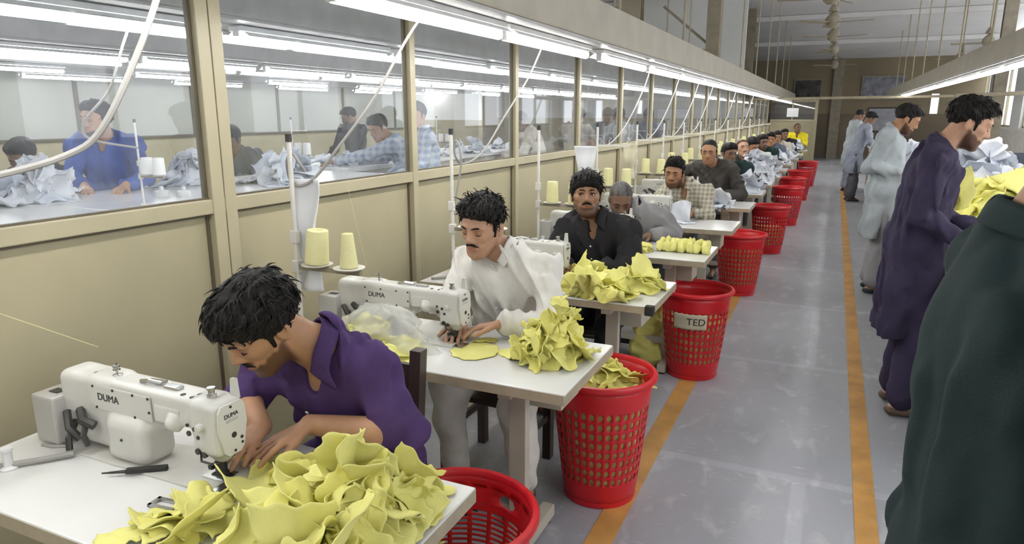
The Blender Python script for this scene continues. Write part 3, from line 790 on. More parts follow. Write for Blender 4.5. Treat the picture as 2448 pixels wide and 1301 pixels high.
    MB().tube([(-.02, -.048, .10), (-.012, -.056, .075), (.02, -.05, .07)], .0035, 6).lathe([(0, 0), (.009, 0), (.009, .008), (0, .009)], (-.025, -.048, .10), 10, (0, -1, 0)).lathe([(0, 0), (.009, 0), (.009, .008), (0, .009)], (-.005, -.044, .092), 10, (0, -1, 0)).build('thread_take_up', M['dark'], e)
    return e
TZ = .76
TW, TD = 1.24, .53
def make_table():
    e = empty('sewing_table')           # origin on the floor under the front aisle-side corner; top runs to -x, back edge at +y
    MB().box((-TW, 0, TZ-.038), (0, TD, TZ), .004).build('tabletop', M['laminate'], e)
    MB().box((-TW+.001, -.0012, TZ-.037), (-.002, .0, TZ-.004)).box((0, .002, TZ-.037), (.0012, TD-.002, TZ-.004)).build('edge_band', M['edge'], e)
    for x in (-.235, -1.02):
        l = MB().box((x-.032, .16, .06), (x+.032, .20, TZ-.038), .003).box((x-.024, .05, TZ-.075), (x+.024, TD-.06, TZ-.038), .002).build('leg', M['legpaint'], e)
        MB().box((x-.026, .03, .012), (x+.026, TD-.05, .062), .004).build('foot', M['legpaint'], l)
        MB().lathe([(0, 0), (.022, 0), (.02, .012), (0, .014)], (x, .06, 0), 10).lathe([(0, 0), (.022, 0), (.02, .012), (0, .014)], (x, TD-.09, 0), 10).build('foot_pad', M['rubber'], l)
    MB().box((-1.0, .165, .16), (-.25, .195, .20), .003).build('cross_bar', M['legpaint'], e)
    MB().box((-.86, .24, .10), (-.44, .44, .118), .004).tube([(-.84, .18, .12), (-.84, .3, .115)], .008, 6).tube([(-.46, .18, .12), (-.46, .3, .115)], .008, 6).build('treadle', M['rubber'], e)
    MB().lathe([(0, 0), (.07, 0), (.075, .02), (.075, .16), (.06, .19), (0, .19)], (-.98, .215, .55), 16, (1, 0, 0)).box((-.92, .18, .62), (-.82, .25, .722)).build('motor', M['dark'], e, True)
    MB().box((-.30, .30, .56), (-.12, .49, .722), .004).build('drawer', M['legpaint'], e)
    return e
def make_chair():
    e = empty('wooden_chair')           # sitter faces -y
    MB().box((-.20, -.20, .385), (.20, .19, .41), .006).build('seat', M['wood'], e)
    for sx in (-1, 1):
        MB().box((sx*.18-.018, -.19, 0), (sx*.18+.018, -.154, .386), .003).build('leg', M['wood'], e)
        MB().poly([(sx*.18-.02, .155, 0), (sx*.18-.02, .195, 0), (sx*.18-.02, .195, .45), (sx*.18-.02, .245, .885), (sx*.18-.02, .205, .885), (sx*.18-.02, .155, .45)], (.04, 0, 0)).build('leg', M['wood'], e)
        MB().box((sx*.18-.01, -.16, .2), (sx*.18+.01, .165, .23)).build('stretcher', M['wood'], e)
    for z, h in ((.78, .09), (.62, .05)):
        y = .195+.05*(z-.45)/.435
        MB().box((-.165, y-.002, z-h/2), (.165, y+.016, z+h/2), .003).build('back_slat', M['wood'], e)
    return e
def make_stand(kind=0, top=1.52):
    e = empty('thread_stand')           # origin at the table top
    h = top-TZ
    MB().lathe([(0, 0), (.03, 0), (.03, .008), (.012, .014)], (0, 0, 0), 12).tube([(0, 0, 0), (0, 0, h)], .0095, 8).build('pole', M['stand'], e, True)
    a = MB().box((0, -.009, .255), (.31, .009, .275), .002)
    a.build('cone_arm', M['steel'], e)
    for x in (.10, .255):
        MB().lathe([(0, 0), (.058, .003), (.062, .008), (.056, .008), (.004, .005), (.004, .10), (0, .10)], (x, 0, .275), 16).build('cone_tray', M['stand'], e, True)
    MB().box((-.02, -.012, .36), (.014, .012, .41), .003).build('clamp', M['stand'], e); MB().box((-.016, -.016, .24), (.016, .016, .29), .003).build('clamp', M['stand'], e)
    t = MB().box((-.005, -.008, h-.16), (.27, .008, h-.148)).tube([(.1, 0, h-.15), (.1, 0, h-.11), (.12, 0, h-.1), (.1, 0, h-.09)], .003, 5).tube([(.25, 0, h-.15), (.25, 0, h-.11), (.27, 0, h-.1), (.25, 0, h-.09)], .003, 5)
    if kind: t.build('guide_arm', M['stand'], e)
    else: t.bm.free()
    MB().lathe([(0, 0), (.013, 0), (.013, .03), (0, .03)], (0, 0, h-.005), 10).build('end_cap', M['dark'], e)
    return e
def cone_mesh(r0, r1, h):
    b = MB()
    b.lathe([(r0*.5, 0), (r0*.94, 0), (r0, .006), (r0*.99, .012), (r1*1.02, h-.01), (r1*.98, h-.003), (r1*.5, h), (r1*.42, h-.004), (r1*.42, .02)], n=24)
    return b.mesh('thread_cone', True)
CONE_A = cone_mesh(.047, .041, .135); CONE_B = cone_mesh(.035, .022, .135); CONE_C = cone_mesh(.042, .036, .14)
for c in (CONE_A, CONE_B, CONE_C): c.materials.append(M['thread'])

# ---------------------------------------------------------------- baskets
def perforated(n, z_rows, rad, fw, fh, oval=True, solid_cols=()):
    """ring wall with real holes; z_rows: (z0, z1, has_holes); rad(z) radius"""
    vs, qs = [], []
    def pt(a, z): r = rad(z); return (r*math.cos(a), r*math.sin(a), z)
    for z0, z1, holes in z_rows:
        for c in range(n):
            a0 = 2*PI*c/n; a1 = 2*PI*(c+1)/n; am = (a0+a1)/2; zm = (z0+z1)/2
            if not holes or c in solid_cols:
                i = len(vs); vs += [pt(a0, z0), pt(am, z0), pt(a1, z0), pt(a1, zm), pt(a1, z1), pt(am, z1), pt(a0, z1), pt(a0, zm), pt(am, zm)]
                qs += [(i, i+1, i+8, i+7), (i+1, i+2, i+3, i+8), (i+8, i+3, i+4, i+5), (i+7, i+8, i+5, i+6)]
                continue
            i = len(vs)
            out = [(a0, z0), (am, z0), (a1, z0), (a1, zm), (a1, z1), (am, z1), (a0, z1), (a0, zm)]
            ha = (a1-a0)/2*fw; hz = (z1-z0)/2*fh; d = .72 if oval else .98
            inn = [(am-ha*d, zm-hz*d), (am, zm-hz), (am+ha*d, zm-hz*d), (am+ha, zm), (am+ha*d, zm+hz*d), (am, zm+hz), (am-ha*d, zm+hz*d), (am-ha, zm)]
            vs += [pt(*p) for p in out]+[pt(*p) for p in inn]
            qs += [(i+k, i+(k+1) % 8, i+8+(k+1) % 8, i+8+k) for k in range(8)]
    return vs, qs
def make_basket(kind, H=.565, r0=.152, r1=.215):
    e = empty('laundry_basket')
    rad = lambda z: r0+(r1-r0)*(z/H)**.85
    if kind == 'oval':
        rows = [(0.004, .105, False)]+[(.105+.0432*k, .105+.0432*(k+1), True) for k in range(8)]+[(.4506, .548, False)]
        v, q = perforated(36, rows, rad, .60, .74)
    else:
        rows = [(0.004, .06, False)]+[(.06+.0185*k, .06+.0185*(k+1), True) for k in range(20)]+[(.43, .455, False)]
        v, q = perforated(20, rows, rad, .78, .62, False)
        n0 = len(v); v2, q2 = perforated(10, [(.455, .51, True)], rad, .52, .8, True, solid_cols=(1, 2, 3, 4, 6, 7, 8, 9))
        v += v2; q += [tuple(i+n0 for i in f) for f in q2]
        n0 = len(v); v2, q2 = perforated(40, [(.51, .548, False)], rad, .5, .5)
        v += v2; q += [tuple(i+n0 for i in f) for f in q2]
    v = np.array(v); q = np.array(q)
    # merge, then give the wall its thickness
    key = np.round(v*20000).astype(int); _, inv, = np.unique(key, axis=0, return_inverse=True)[0:2]
    inv = inv.ravel(); uq = np.zeros((inv.max()+1, 3)); uq[inv] = v; q = inv[q]
    me = fast_mesh('wall', uq, quads=q)
    me.materials.append(M['red'])
    o = obj('wall', me, None, e)
    s = o.modifiers.new('thick', 'SOLIDIFY'); s.thickness = .0035; s.offset = -1
    MB().lathe([(rad(.54)-.004, .538), (rad(.54)+.010, .536), (r1+.017, .545), (r1+.018, .556), (r1+.012, .565), (r1, .567), (r1-.006, .560), (rad(.54)-.004, .545)], n=48).build('rim', M['red'], e, True)
    MB().lathe([(0, .006), (r0*.98, .006), (r0+.003, .002), (r0+.006, .014), (r0+.004, .03)], n=36).build('bottom', M['red'], e, True)
    return e, rad
def basket_fill(rad, z1, m, seed):
    """the crumpled cloth that fills a basket, one uncountable mass"""
    r = np.random.default_rng(seed); n, k = 48, 20
    vs = []; ph = r.uniform(0, 6.28, 8)
    for j in range(k+1):
        t = j/k; z = .02+(z1-.02)*t
        for i in range(n):
            a = 2*PI*i/n
            w = .5+.22*math.sin(5*a+ph[0]+9*t)+.18*math.sin(11*a+ph[1]-13*t)+.14*math.sin(17*a+23*t+ph[2])
            rr = (rad(z)-.009)-.018*max(0, 1-w)
            vs.append((rr*math.cos(a), rr*math.sin(a), z))
    top0 = len(vs)
    for j in range(1, 8):
        f = 1-j/7.5
        for i in range(n):
            a = 2*PI*i/n; rr = (rad(z1)-.012)*f
            vs.append((rr*math.cos(a), rr*math.sin(a), z1+.012*math.sin(4*a+j*1.7+ph[3])+.014*math.sin(3*a-j*2.1+ph[4])+.02*(1-f)))
    q = []
    for j in range(k+7):
        for i in range(n): q.append((j*n+i, j*n+(i+1) % n, (j+1)*n+(i+1) % n, (j+1)*n+i))
    last = (k+7)*n; vs.append((0, 0, z1+.02)); t = [(last+i, last+(i+1) % n, len(vs)-1) for i in range(n)]
    me = fast_mesh('fabric_fill', np.array(vs), quads=np.array(q), tris=np.array(t))
    return me
# ---------------------------------------------------------------- the row of work stations
WHO = ['purple-shirted man bent low', 'moustached man in white', 'man in black shirt', 'grey-haired man in grey', 'tousle-haired man in checks', 'man in dark sweater',
       'man in dark green jacket', 'upright moustached man in dark top', 'black-haired man in white shirt', 'bearded man in dark green', 'man in slate blue shirt', 'man in cream shirt', 'man in charcoal shirt', 'man in yellow shirt']
FRONT = [.775, 1.905, 3.02, 4.13, 5.35, 6.72, 7.95, 9.1, 10.3, 11.6, 13.0, 14.5, 16.2, 18.0]
TX = [-.692, -.692, -.68, -.632, -.63, -.65, -.655, -.65, -.64, -.63, -.62, -.60, -.58, -.56]
MACH = make_machine(); TAB = make_table(); CHAIR = make_chair(); STAND = [make_stand(0), make_stand(1)]
fst = dict(m=1, t=1, c=1, s0=1, s1=1)
def once(key, proto):
    if fst.get(key): fst[key] = 0; return proto
    return copy_tree(proto)
for i, (yf, tx, who) in enumerate(zip(FRONT, TX, WHO)):
    o = once('t', TAB); o.location = (tx, yf, 0); tag(o, 'white laminate sewing table worked at by the %s' % who, 'sewing table', 'sewing tables in the row')
    if i == 2: MB().box((-.036, -.005, TZ-.044), (.005, .032, TZ+.0015), .004).build('corner_guard', M['rubber'], o)
    nx, ny = -1.27+(tx+.692), yf+.315
    if i == 1: nx = -1.262
    o = once('m', MACH); o.location = (nx, ny, TZ); o.scale = (.85, .85, .85); tag(o, 'cream industrial sewing machine in front of the %s' % who, 'sewing machine', 'sewing machines in the row')
    o = once('c', CHAIR); o.location = (-1.325+(tx+.692)+(.0 if i != 1 else .02), yf+.78, 0); o.rotation_euler = (0, 0, [0, -.05, .08, 0, .1, -.06][i % 6]); tag(o, 'dark wooden chair behind the back of the %s' % who, 'chair', 'wooden chairs in the row')
    if i == 0: continue
    kd = 0 if i in (1, 2, 3) else 1
    sx, sy, tz = {1: (-1.905, yf+.19, 1.545), 2: (-1.80, yf+.15, 1.49), 3: (-1.775, yf+.17, 1.495), 4: (-1.77, yf+.2, 1.45)}.get(i, (-1.79+(tx+.65), yf+.18, 1.5))
    o = once('s%d' % kd, STAND[kd]); o.location = (sx, sy, TZ); tag(o, 'white pole stand holding thread on the table of the %s' % who, 'thread stand', 'thread stands in the row')
    cones = [(.10, CONE_A, 'thick'), (.255, CONE_B, 'slim')] if i == 1 else [(.10, CONE_C, 'inner'), (.255, CONE_C, 'outer')]
    if i == 2: cones = []
    for dx, cm, w in cones:
        c = obj('thread_cone', cm, None, None, (sx+dx, sy, TZ+.2835))
        if i == 1 and w == 'thick': c.rotation_euler = (0, .10, 0); c.location.z += .004
        wl = {'inner': 'by the pole', 'outer': 'at arm tip'}.get(w, '')
        tag(c, ('%s yellow thread cone on the stand of the %s' % (w, who)) if not wl else 'yellow thread cone %s, stand of the %s' % (wl, who), 'thread cone', 'yellow thread cones')
# hung plastic bags on two stands
def hung_bag(name, x, y, z0, z1, w, label, m, lean=.0):
    n = 14; vs = []
    for j in range(n+1):
        t = j/n
        for i in range(9):
            u = i/8-.5
            vs.append((x+u*w*(1-.1*math.sin(t*2.2))+.012*math.sin(t*5+u*3)+lean*t, y+.012*math.sin(u*7+t*4)+.006*math.sin(t*11), z1+(z0-z1)*t))
    P = np.array(vs).reshape(n+1, 9, 3)
    o = obj(name, sheet_mesh(name, P, .004), m); return tag(o, label, 'plastic sleeve')
hung_bag('plastic_sleeve', -1.872, FRONT[1]+.225, .92, 1.37, .125, 'long white plastic sleeve hanging on the thread stand with the thick cone', M['paper'])
hung_bag('plastic_sleeve', -1.86, FRONT[4]+.15, .98, 1.36, .17, 'wide white plastic sleeve hanging above the head of the man in black shirt', M['paper'], .03)
hung_bag('plastic_sleeve', -1.84, FRONT[5]+.12, .98, 1.33, .13, 'beige paper sleeve hanging between the pole stands near the grey fan', M['sign'])
# cables from the trunking down to the stands
def cable(name, pts, r, m, label):
    P = np.array(pts, float); Q = []
    E = np.concatenate([2*P[:1]-P[1:2], P, 2*P[-1:]-P[-2:-1]])
    for i in range(len(P)-1):
        p0, p1, p2, p3 = E[i:i+4]
        for k in range(6):
            t = k/6; Q.append(.5*((2*p1)+(-p0+p2)*t+(2*p0-5*p1+4*p2-p3)*t*t+(-p0+3*p1-3*p2+p3)*t**3))
    Q.append(P[-1])
    o = MB().tube(Q, r, 7).build(name, m, None, True); return tag(o, label, 'cable', None)
cable('power_cord', [(-1.62, 1.40, 2.04), (-1.66, 1.31, 1.80), (-1.70, 1.2, 1.585), (-1.75, 1.12, 1.515), (-1.8, .95, 1.47), (-1.84, .8, 1.44)], .0085, M['cablelight'], 'thick pale cable drooping across the glass pane before the bearded man in blue')
cable('power_cord', [(-1.60, 2.62, 2.04), (-1.63, 2.50, 1.90), (-1.69, 2.36, 1.68), (-1.76, 2.22, 1.50), (-1.83, 2.15, 1.38), (-1.885, 2.12, 1.345), (-1.92, 2.105, 1.37), (-1.925, 2.10, 1.44), (-1.905, 2.11, 1.47), (-1.875, 2.115, 1.43), (-1.865, 2.13, 1.40)], .006, M['cable'], 'grey cable drooping from the trunking to the stand with the thick cone')
cable('power_cord', [(-1.60, 3.95, 2.04), (-1.64, 3.80, 1.82), (-1.70, 3.6, 1.60), (-1.74, 3.42, 1.42), (-1.78, 3.28, 1.36), (-1.80, 3.215, 1.40), (-1.795, 3.20, 1.48), (-1.77, 3.2, 1.46), (-1.76, 3.2, 1.36), (-1.78, 3.18, 1.2), (-1.805, 3.185, 1.05), (-1.82, 3.19, .85)], .0055, M['cable'], 'grey cable looped down the pole beside the moustached man in white')
for i in (4, 5, 6, 7, 9, 11):
    yf = FRONT[i]; x = -1.79+(TX[i]+.65); 
    cable('power_cord', [(-1.62, yf+1.3, 2.04), (-1.66, yf+1.15, 1.8), (-1.70, yf+.75, 1.5), (-1.75, yf+.42, 1.36), (x, yf+.26, 1.42)], .006, M['cablelight'], 'pale cable drooping to the table of the %s' % WHO[i])
# thread running from the stand to the machine at the first tables
cable('sewing_thread', [(-1.66, FRONT[1]+.22, 1.35), (-1.66, FRONT[1]+.315, 1.025)], .0007, M['thread'], 'fine pale thread running down to the machine of the moustached man in white')
cable('sewing_thread', [(-1.98, .72, 1.32), (-1.67, 1.09, 1.035)], .0007, M['thread'], 'fine pale thread running down to the machine of the purple-shirted man')

# ---------------------------------------------------------------- red baskets along the aisle
BO, RAD_O = make_basket('oval'); BS, RAD_S = make_basket('slit')
BASK = [(-.885, 1.53, 's', 'red slit-sided laundry basket standing behind the table of the purple-shirted man', .24),
        (-.80, 2.665, 'o', 'red oval-holed laundry basket heaped with yellow cloth by the moustached man in white', .49),
        (-.695, 4.28, 'o', 'red laundry basket with a paper sign, beside the table of the man in black shirt', .36),
        (-.69, 6.52, 'o', 'tall red laundry basket beside the table with the folded yellow roll', .44),
        (-.61, 8.68, 'o', 'red laundry basket beside the table of the man in dark sweater', .30),
        (-.55, 11.05, 'o', 'red laundry basket beside the upright man with moustache', .40),
        (-.53, 14.4, 'o', 'red laundry basket, second from the far end of the basket row', .40),
        (-.49, 17.3, 'o', 'red laundry basket, last at the far end of the basket row', .40),
        (-.575, 12.7, 'o', 'red laundry basket, third from the far end of the basket row', .40)]
fst['o'] = fst['s'] = 1
for i, (x, y, kd, lab, fz) in enumerate(BASK):
    o = once(kd, BO if kd == 'o' else BS); o.location = (x, y, 0); o.rotation_euler = (0, 0, i*.37+(.9 if kd == 's' else 0))
    if kd == 's': o.scale = (1.06, 1.06, .93)
    tag(o, lab, 'laundry basket', 'red laundry baskets')
    f = obj('fabric_fill', basket_fill(RAD_O if kd == 'o' else RAD_S, fz, M['yellow'], 40+i), M['yellow'] if i < 5 else M['white'], None, (x, y, .004))
    tag(f, 'crumpled cloth filling the %s' % lab.split(',')[0][:0] + ('red slit-sided basket' if i == 0 else 'inside of the ' + ' '.join(lab.split(',')[0].split()[:3]) + ' ' + str(i)), 'cloth', None, 'stuff')
    f['label'] = 'crumpled cloth held inside the ' + ['red slit-sided basket', 'basket by the moustached man in white', 'basket with a paper sign', 'basket by the folded yellow roll', 'basket by the man in dark sweater', 'basket by the upright man with moustache', 'second basket from the far end', 'last basket at the far end', 'third basket from the far end'][i]
# paper sign on the third basket
sg = empty('paper_sign', (-.695, 4.28, 0), 0, 'cream paper sign lettered TED on the red basket of the man in black shirt', 'sign')
vs = []; a0 = math.atan2(-.8, .12)
for j in range(5):
    z = .345+.024*j; 
    for i in range(9):
        a = a0-.62+.125*i; r = RAD_O(z)+.006; vs.append((r*math.cos(a), r*math.sin(a), z))
obj('sheet', sheet_mesh('sheet', np.array(vs).reshape(5, 9, 3).transpose(1, 0, 2), .0016), M['sign'], sg)
t = text_mesh('TED', .062, .0008)
me_v = np.zeros(len(t.vertices)*3, np.float32); t.vertices.foreach_get('co', me_v); me_v = me_v.reshape(-1, 3)
rr = RAD_O(.392)+.0085
aa = a0+.06+me_v[:, 0]/rr; zz = .392+me_v[:, 1]; rd = np.array([RAD_O(z) for z in zz])+.0078+me_v[:, 2]
t.vertices.foreach_set('co', np.stack([rd*np.cos(aa), rd*np.sin(aa), zz], 1).astype(np.float32).ravel()); t.update()
obj('lettering', t, M['ink'], sg)
# ---------------------------------------------------------------- people
SKIN = {}
def skin(key, col):
    if key not in SKIN: SKIN[key] = mat('skin_'+key, col, .48, var=.05, vscale=22, bump=.04, bscale=300, attr='tint', spec=.35)
    return SKIN[key]
skin('tan', (.43, .235, .135)); skin('brown', (.335, .175, .095)); skin('fair', (.47, .27, .175)); skin('deep', (.17, .095, .06)); skin('umber', (.27, .14, .078))
def hairmat(name, col, r=.55): return mat(name, col, r, var=.3, vscale=30, bump=.3, bscale=120, spec=.18, stretch=(1, 1, .25))
HAIR = {'black': hairmat('black_hair', (.011, .0095, .009)), 'brown': hairmat('dark_brown_hair', (.022, .015, .011)), 'grey': hairmat('greying_hair', (.085, .08, .078), .55), 'henna': hairmat('henna_hair', (.06, .03, .015))}
EYEW = mat('eye_white', (.7, .68, .64), .2, var=.02); IRIS = mat('iris_dark', (.02, .012, .008), .15)
def cloth(name, col, var=.06, bump=.15): return mat(name, col, .85, var=var, vscale=9, bump=bump, bscale=240, spec=.2, sheen=.0)
CL = dict(purple=cloth('purple_shirting', (.066, .036, .118), .12), offwhite=cloth('offwhite_cotton', (.76, .74, .69)), black=cloth('black_shirting', (.022, .021, .023)), grey=cloth('grey_shirting', (.27, .265, .275)),
          checks=checks_mat('pale_check', (.50, .46, .36), (.27, .25, .20), 9), darkgrey=cloth('dark_grey_knit', (.062, .056, .05)), green=cloth('dark_green_cotton', (.022, .036, .037)), darkgreen=cloth('bottle_green', (.02, .04, .038)), white=cloth('white_shirting', (.72, .72, .70)),
          slate=cloth('slate_shirting', (.12, .14, .18)), cream=cloth('cream_shirting', (.60, .56, .48)), yellow=cloth('bright_yellow_shirt', (.75, .62, .03)), indigo=cloth('indigo_cotton', (.038, .031, .062), .1), skywhite=cloth('bluish_white_kurta', (.36, .395, .415)), greywhite=cloth('grey_white_shalwar', (.30, .30, .31)),
          blue=cloth('royal_blue_shirt', (.055, .10, .33), .1), bluecheck=checks_mat('blue_white_check', (.50, .54, .60), (.27, .33, .45), 5), greyblue=cloth('grey_blue_cotton', (.25, .27, .33)), dusk=cloth('dusky_grey', (.10, .10, .115)), khaki=cloth('khaki_cotton', (.26, .23, .18)), charcoal=cloth('charcoal_cotton', (.03, .03, .034)))
SHOE = mat('dark_shoe', (.03, .032, .03), .5); SANDAL = mat('brown_sandal', (.12, .075, .05), .5)
U = lambda v: np.asarray(v, float)/np.linalg.norm(v)
ZU = V(0, 0, 1)
def ik(S, W, l1, l2, hint):
    S = np.asarray(S, float); W = np.asarray(W, float); d = W-S; L = np.linalg.norm(d); L2 = min(L, (l1+l2)*.995)
    a = (l1*l1-l2*l2+L2*L2)/(2*L2); h = math.sqrt(max(l1*l1-a*a, 0)); dn = d/L
    hv = np.asarray(hint, float); hv = hv-dn*(hv@dn); hv = U(hv)
    return S+dn*a*(L/L2)+hv*h
def hand(b, Wp, hd, pn, s=1.0, curl=.5, right=True, spread=.10, thumb=.6, fine=True):
    """Wp wrist, hd where the fingers point, pn palm normal"""
    hd = U(hd); pn = U(pn-hd*(pn@hd)); sv = np.cross(hd, pn)*(1 if right else -1)     # sv: towards the little finger
    kf = .004 if fine else .008
    P0 = Wp+hd*.012*s
    for o in (-.026, -.009, .009, .026):
        b.cap(P0+sv*o*.55*s, Wp+(hd*.088+sv*o)*s, .0135*s, .0115*s, k=.008)
    Ls = [(.030, .026, .022), (.034, .029, .023), (.032, .027, .022), (.025, .021, .019)]
    for i, o in enumerate((-.029, -.0098, .0098, .028)):
        d = U(hd+sv*(o/.029)*spread); q = Wp+(hd*(.088-.004*abs(i-1.2))+sv*o)*s
        for j, l in enumerate(Ls[i]):
            a = curl*(.55, .9, .7)[j]*(1+.12*math.sin(2.3*i+j))
            ax = np.cross(d, pn); d = U(d*math.cos(a)+pn*math.sin(a))
            n_ = q+d*l*s; r = (.0092, .0083, .0076)[j]*s
            b.cap(q, n_, r, r*.92, k=kf); q = n_
            pn = U(pn*math.cos(a)-U(hd)*math.sin(a)*0+0*pn) if False else pn
    t0 = Wp+(hd*.026-sv*.022)*s; d = U(hd*.75-sv*thumb+pn*.25)
    t1 = t0+d*.042*s; b.cap(t0, t1, .0125*s, .0105*s, k=.008)
    d2 = U(d+hd*.5+pn*.12); t2 = t1+d2*.032*s; b.cap(t1, t2, .0102*s, .0092*s, k=kf)
    t3 = t2+U(d2+hd*.3)*.025*s; b.cap(t2, t3, .009*s, .0075*s, k=kf)
def head_local(C, R, s): return lambda *p: C+s*(R @ V(*p))
def add_head(b, C, R, s, eyes):
    g = head_local(C, R, s)
    e = lambda c, r, k=.012, op='+', RR=None: b.ell(g(*c), V(*r)*s, R if RR is None else R @ RR, k*s, op)
    c_ = lambda a, c, ra, rb=None, k=.01, op='+', flat=None: b.cap(g(*a), g(*c), ra*s, (ra if rb is None else rb)*s, k*s, op, flat)
    e((0, -.010, .036), (.074, .094, .083)); e((0, .028, .012), (.060, .066, .075), .03)
    e((0, .035, -.045), (.050, .058, .066), .03); e((0, .045, -.084), (.036, .044, .034), .03)
    c_((0, .082, -.104), (0, .078, -.106), .016, k=.022)
    for q in (-1, 1):
        c_((q*.055, .012, -.042), (q*.028, .068, -.098), .015, .013, .025)          # jaw line
        c_((q*.043, .066, -.018), (q*.057, .032, -.012), .013, .012, .022)           # cheek bone
        c_((q*.012, .091, .026), (q*.048, .078, .024), .010, .008, .014)             # brow ridge
    for q in (-1, 1): e((q*.031, .099, .006), (.019, .015, .012), .012, '-')
    if eyes != 'none':
        for q in (-1, 1): e((q*.031, .0765 if eyes == 'down' else .072, .004), (.0145, .0125, .0125), .003)
    if eyes == 'open':
        for q in (-1, 1): c_((q*.017, .084, .0125), (q*.031, .0895, .0145), .0042, .0055, .006); c_((q*.031, .0895, .0145), (q*.045, .080, .0105), .0055, .004, .006); c_((q*.018, .084, -.006), (q*.044, .080, -.005), .0045, .0045, .006)
    c_((0, .088, .018), (0, .107, -.022), .0078, .0105, .009); e((0, .108, -.027), (.0125, .0125, .0105), .008)
    for q in (-1, 1): e((q*.0115, .097, -.031), (.0085, .010, .008), .006)
    e((0, .083, -.058), (.030, .017, .019), .014)
    e((0, .0975, -.0565), (.020, .0065, .0048), .004); e((0, .096, -.067), (.018, .0075, .0055), .004)
    e((0, .105, -.0615), (.022, .012, .0016), .002, '-')
    for q in (-1, 1):
        a = .32*q; RR = np.array([[math.cos(a), -math.sin(a), 0], [math.sin(a), math.cos(a), 0], [0, 0, 1]])
        e((q*.0765, -.010, -.010), (.0085, .020, .033), .006, '+', RR)
        e((q*.086, -.006, -.006), (.007, .011, .017), .004, '-', RR)
    return g
def sm(x, a, b): t = np.clip((x-a)/(b-a), 0, 1); return t*t*(3-2*t)
def head_tints(me, C, R, s, beard, lipc=(.86, .62, .58)):
    n = len(me.vertices); co = np.zeros(n*3, np.float32); me.vertices.foreach_get('co', co); P = (co.reshape(-1, 3)-C) @ R/s
    x, y, z = P.T; T = np.ones((n, 3))
    near = (np.abs(x) < .1) & (np.abs(y) < .14) & (z > -.16) & (z < .14)
    lips = near*sm(y, .075, .09)*(1-sm(np.abs(x), .017, .024))*sm(z, -.0735, -.069)*(1-sm(z, -.055, -.051))
    def blend(m, c):
        for i in range(3): T[:, i] = T[:, i]*(1-m)+T[:, i]*c[i]*m
    if beard:
        line = -.022-.42*np.clip(y, -.02, .09)+.003*np.sin(160*y)+.002*np.sin(310*y+2)
        m = near*sm(-(z-line), 0, .012)*sm(y, -.005, .012)*sm(z, -.145, -.12)*(1-lips)
        m = np.maximum(m, near*(1-sm(np.abs(x), .026, .034))*sm(y, .07, .085)*sm(z, -.054, -.05)*(1-sm(z, -.042, -.037)))
        blend(m*beard, (.22, .19, .18) if beard < .8 else (.13, .10, .09))
    blend(lips, lipc)
    blend(near*(1-sm(np.hypot(x-.031*np.sign(x), (z-.004)*1.3), .012, .022))*sm(y, .06, .075), (.78, .68, .66))
    sock = near*(1-sm(np.abs(z-.0), .0, .004))*0
    a = me.color_attributes.new('tint', 'FLOAT_COLOR', 'POINT')
    a.data.foreach_set('color', np.concatenate([T, np.ones((n, 1))], 1).astype(np.float32).ravel())
def hair_blob(C, R, s, style):
    g = head_local(C, R, s); b = Blob()
    e = lambda c, r, k=.012, op='+': b.ell(g(*c), V(*r)*s, R, k*s, op)
    p = lambda a, n, k=.022: b.plane(g(*a), R @ U(V(*n)), k*s)
    if style in ('crop', 'grey'):
        e((0, -.012, .038), (.079, .100, .086)); p((0, .085, .080), (0, .60, -.80)); 
    elif style == 'bowl':
        e((0, -.008, .045), (.091, .110, .096)); e((0, .030, .075), (.080, .080, .055), .02); p((0, .098, .045), (0, .50, -.86))
    elif style == 'quiff':
        e((0, -.012, .042), (.082, .104, .090)); e((-.01, .035, .098), (.068, .070, .048), .02); e((-.02, .07, .112), (.045, .04, .03), .02); p((0, .085, .068), (0, .55, -.83))
    elif style == 'wave':
        e((0, -.012, .044), (.086, .106, .094)); e((.0, .04, .095), (.075, .06, .045), .02); e((-.03, .06, .085), (.045, .045, .035), .02); p((0, .09, .062), (0, .55, -.83))
    else:
        e((0, -.012, .042), (.085, .106, .092)); e((0, .025, .085), (.076, .075, .045), .02); p((0, .088, .064), (0, .55, -.83))
    for q in (-1, 1): b.cap(g(q*.074, .020, .022), g(q*.0715, .026, -.026), .009*s, .006*s, k=.01*s)
    return b
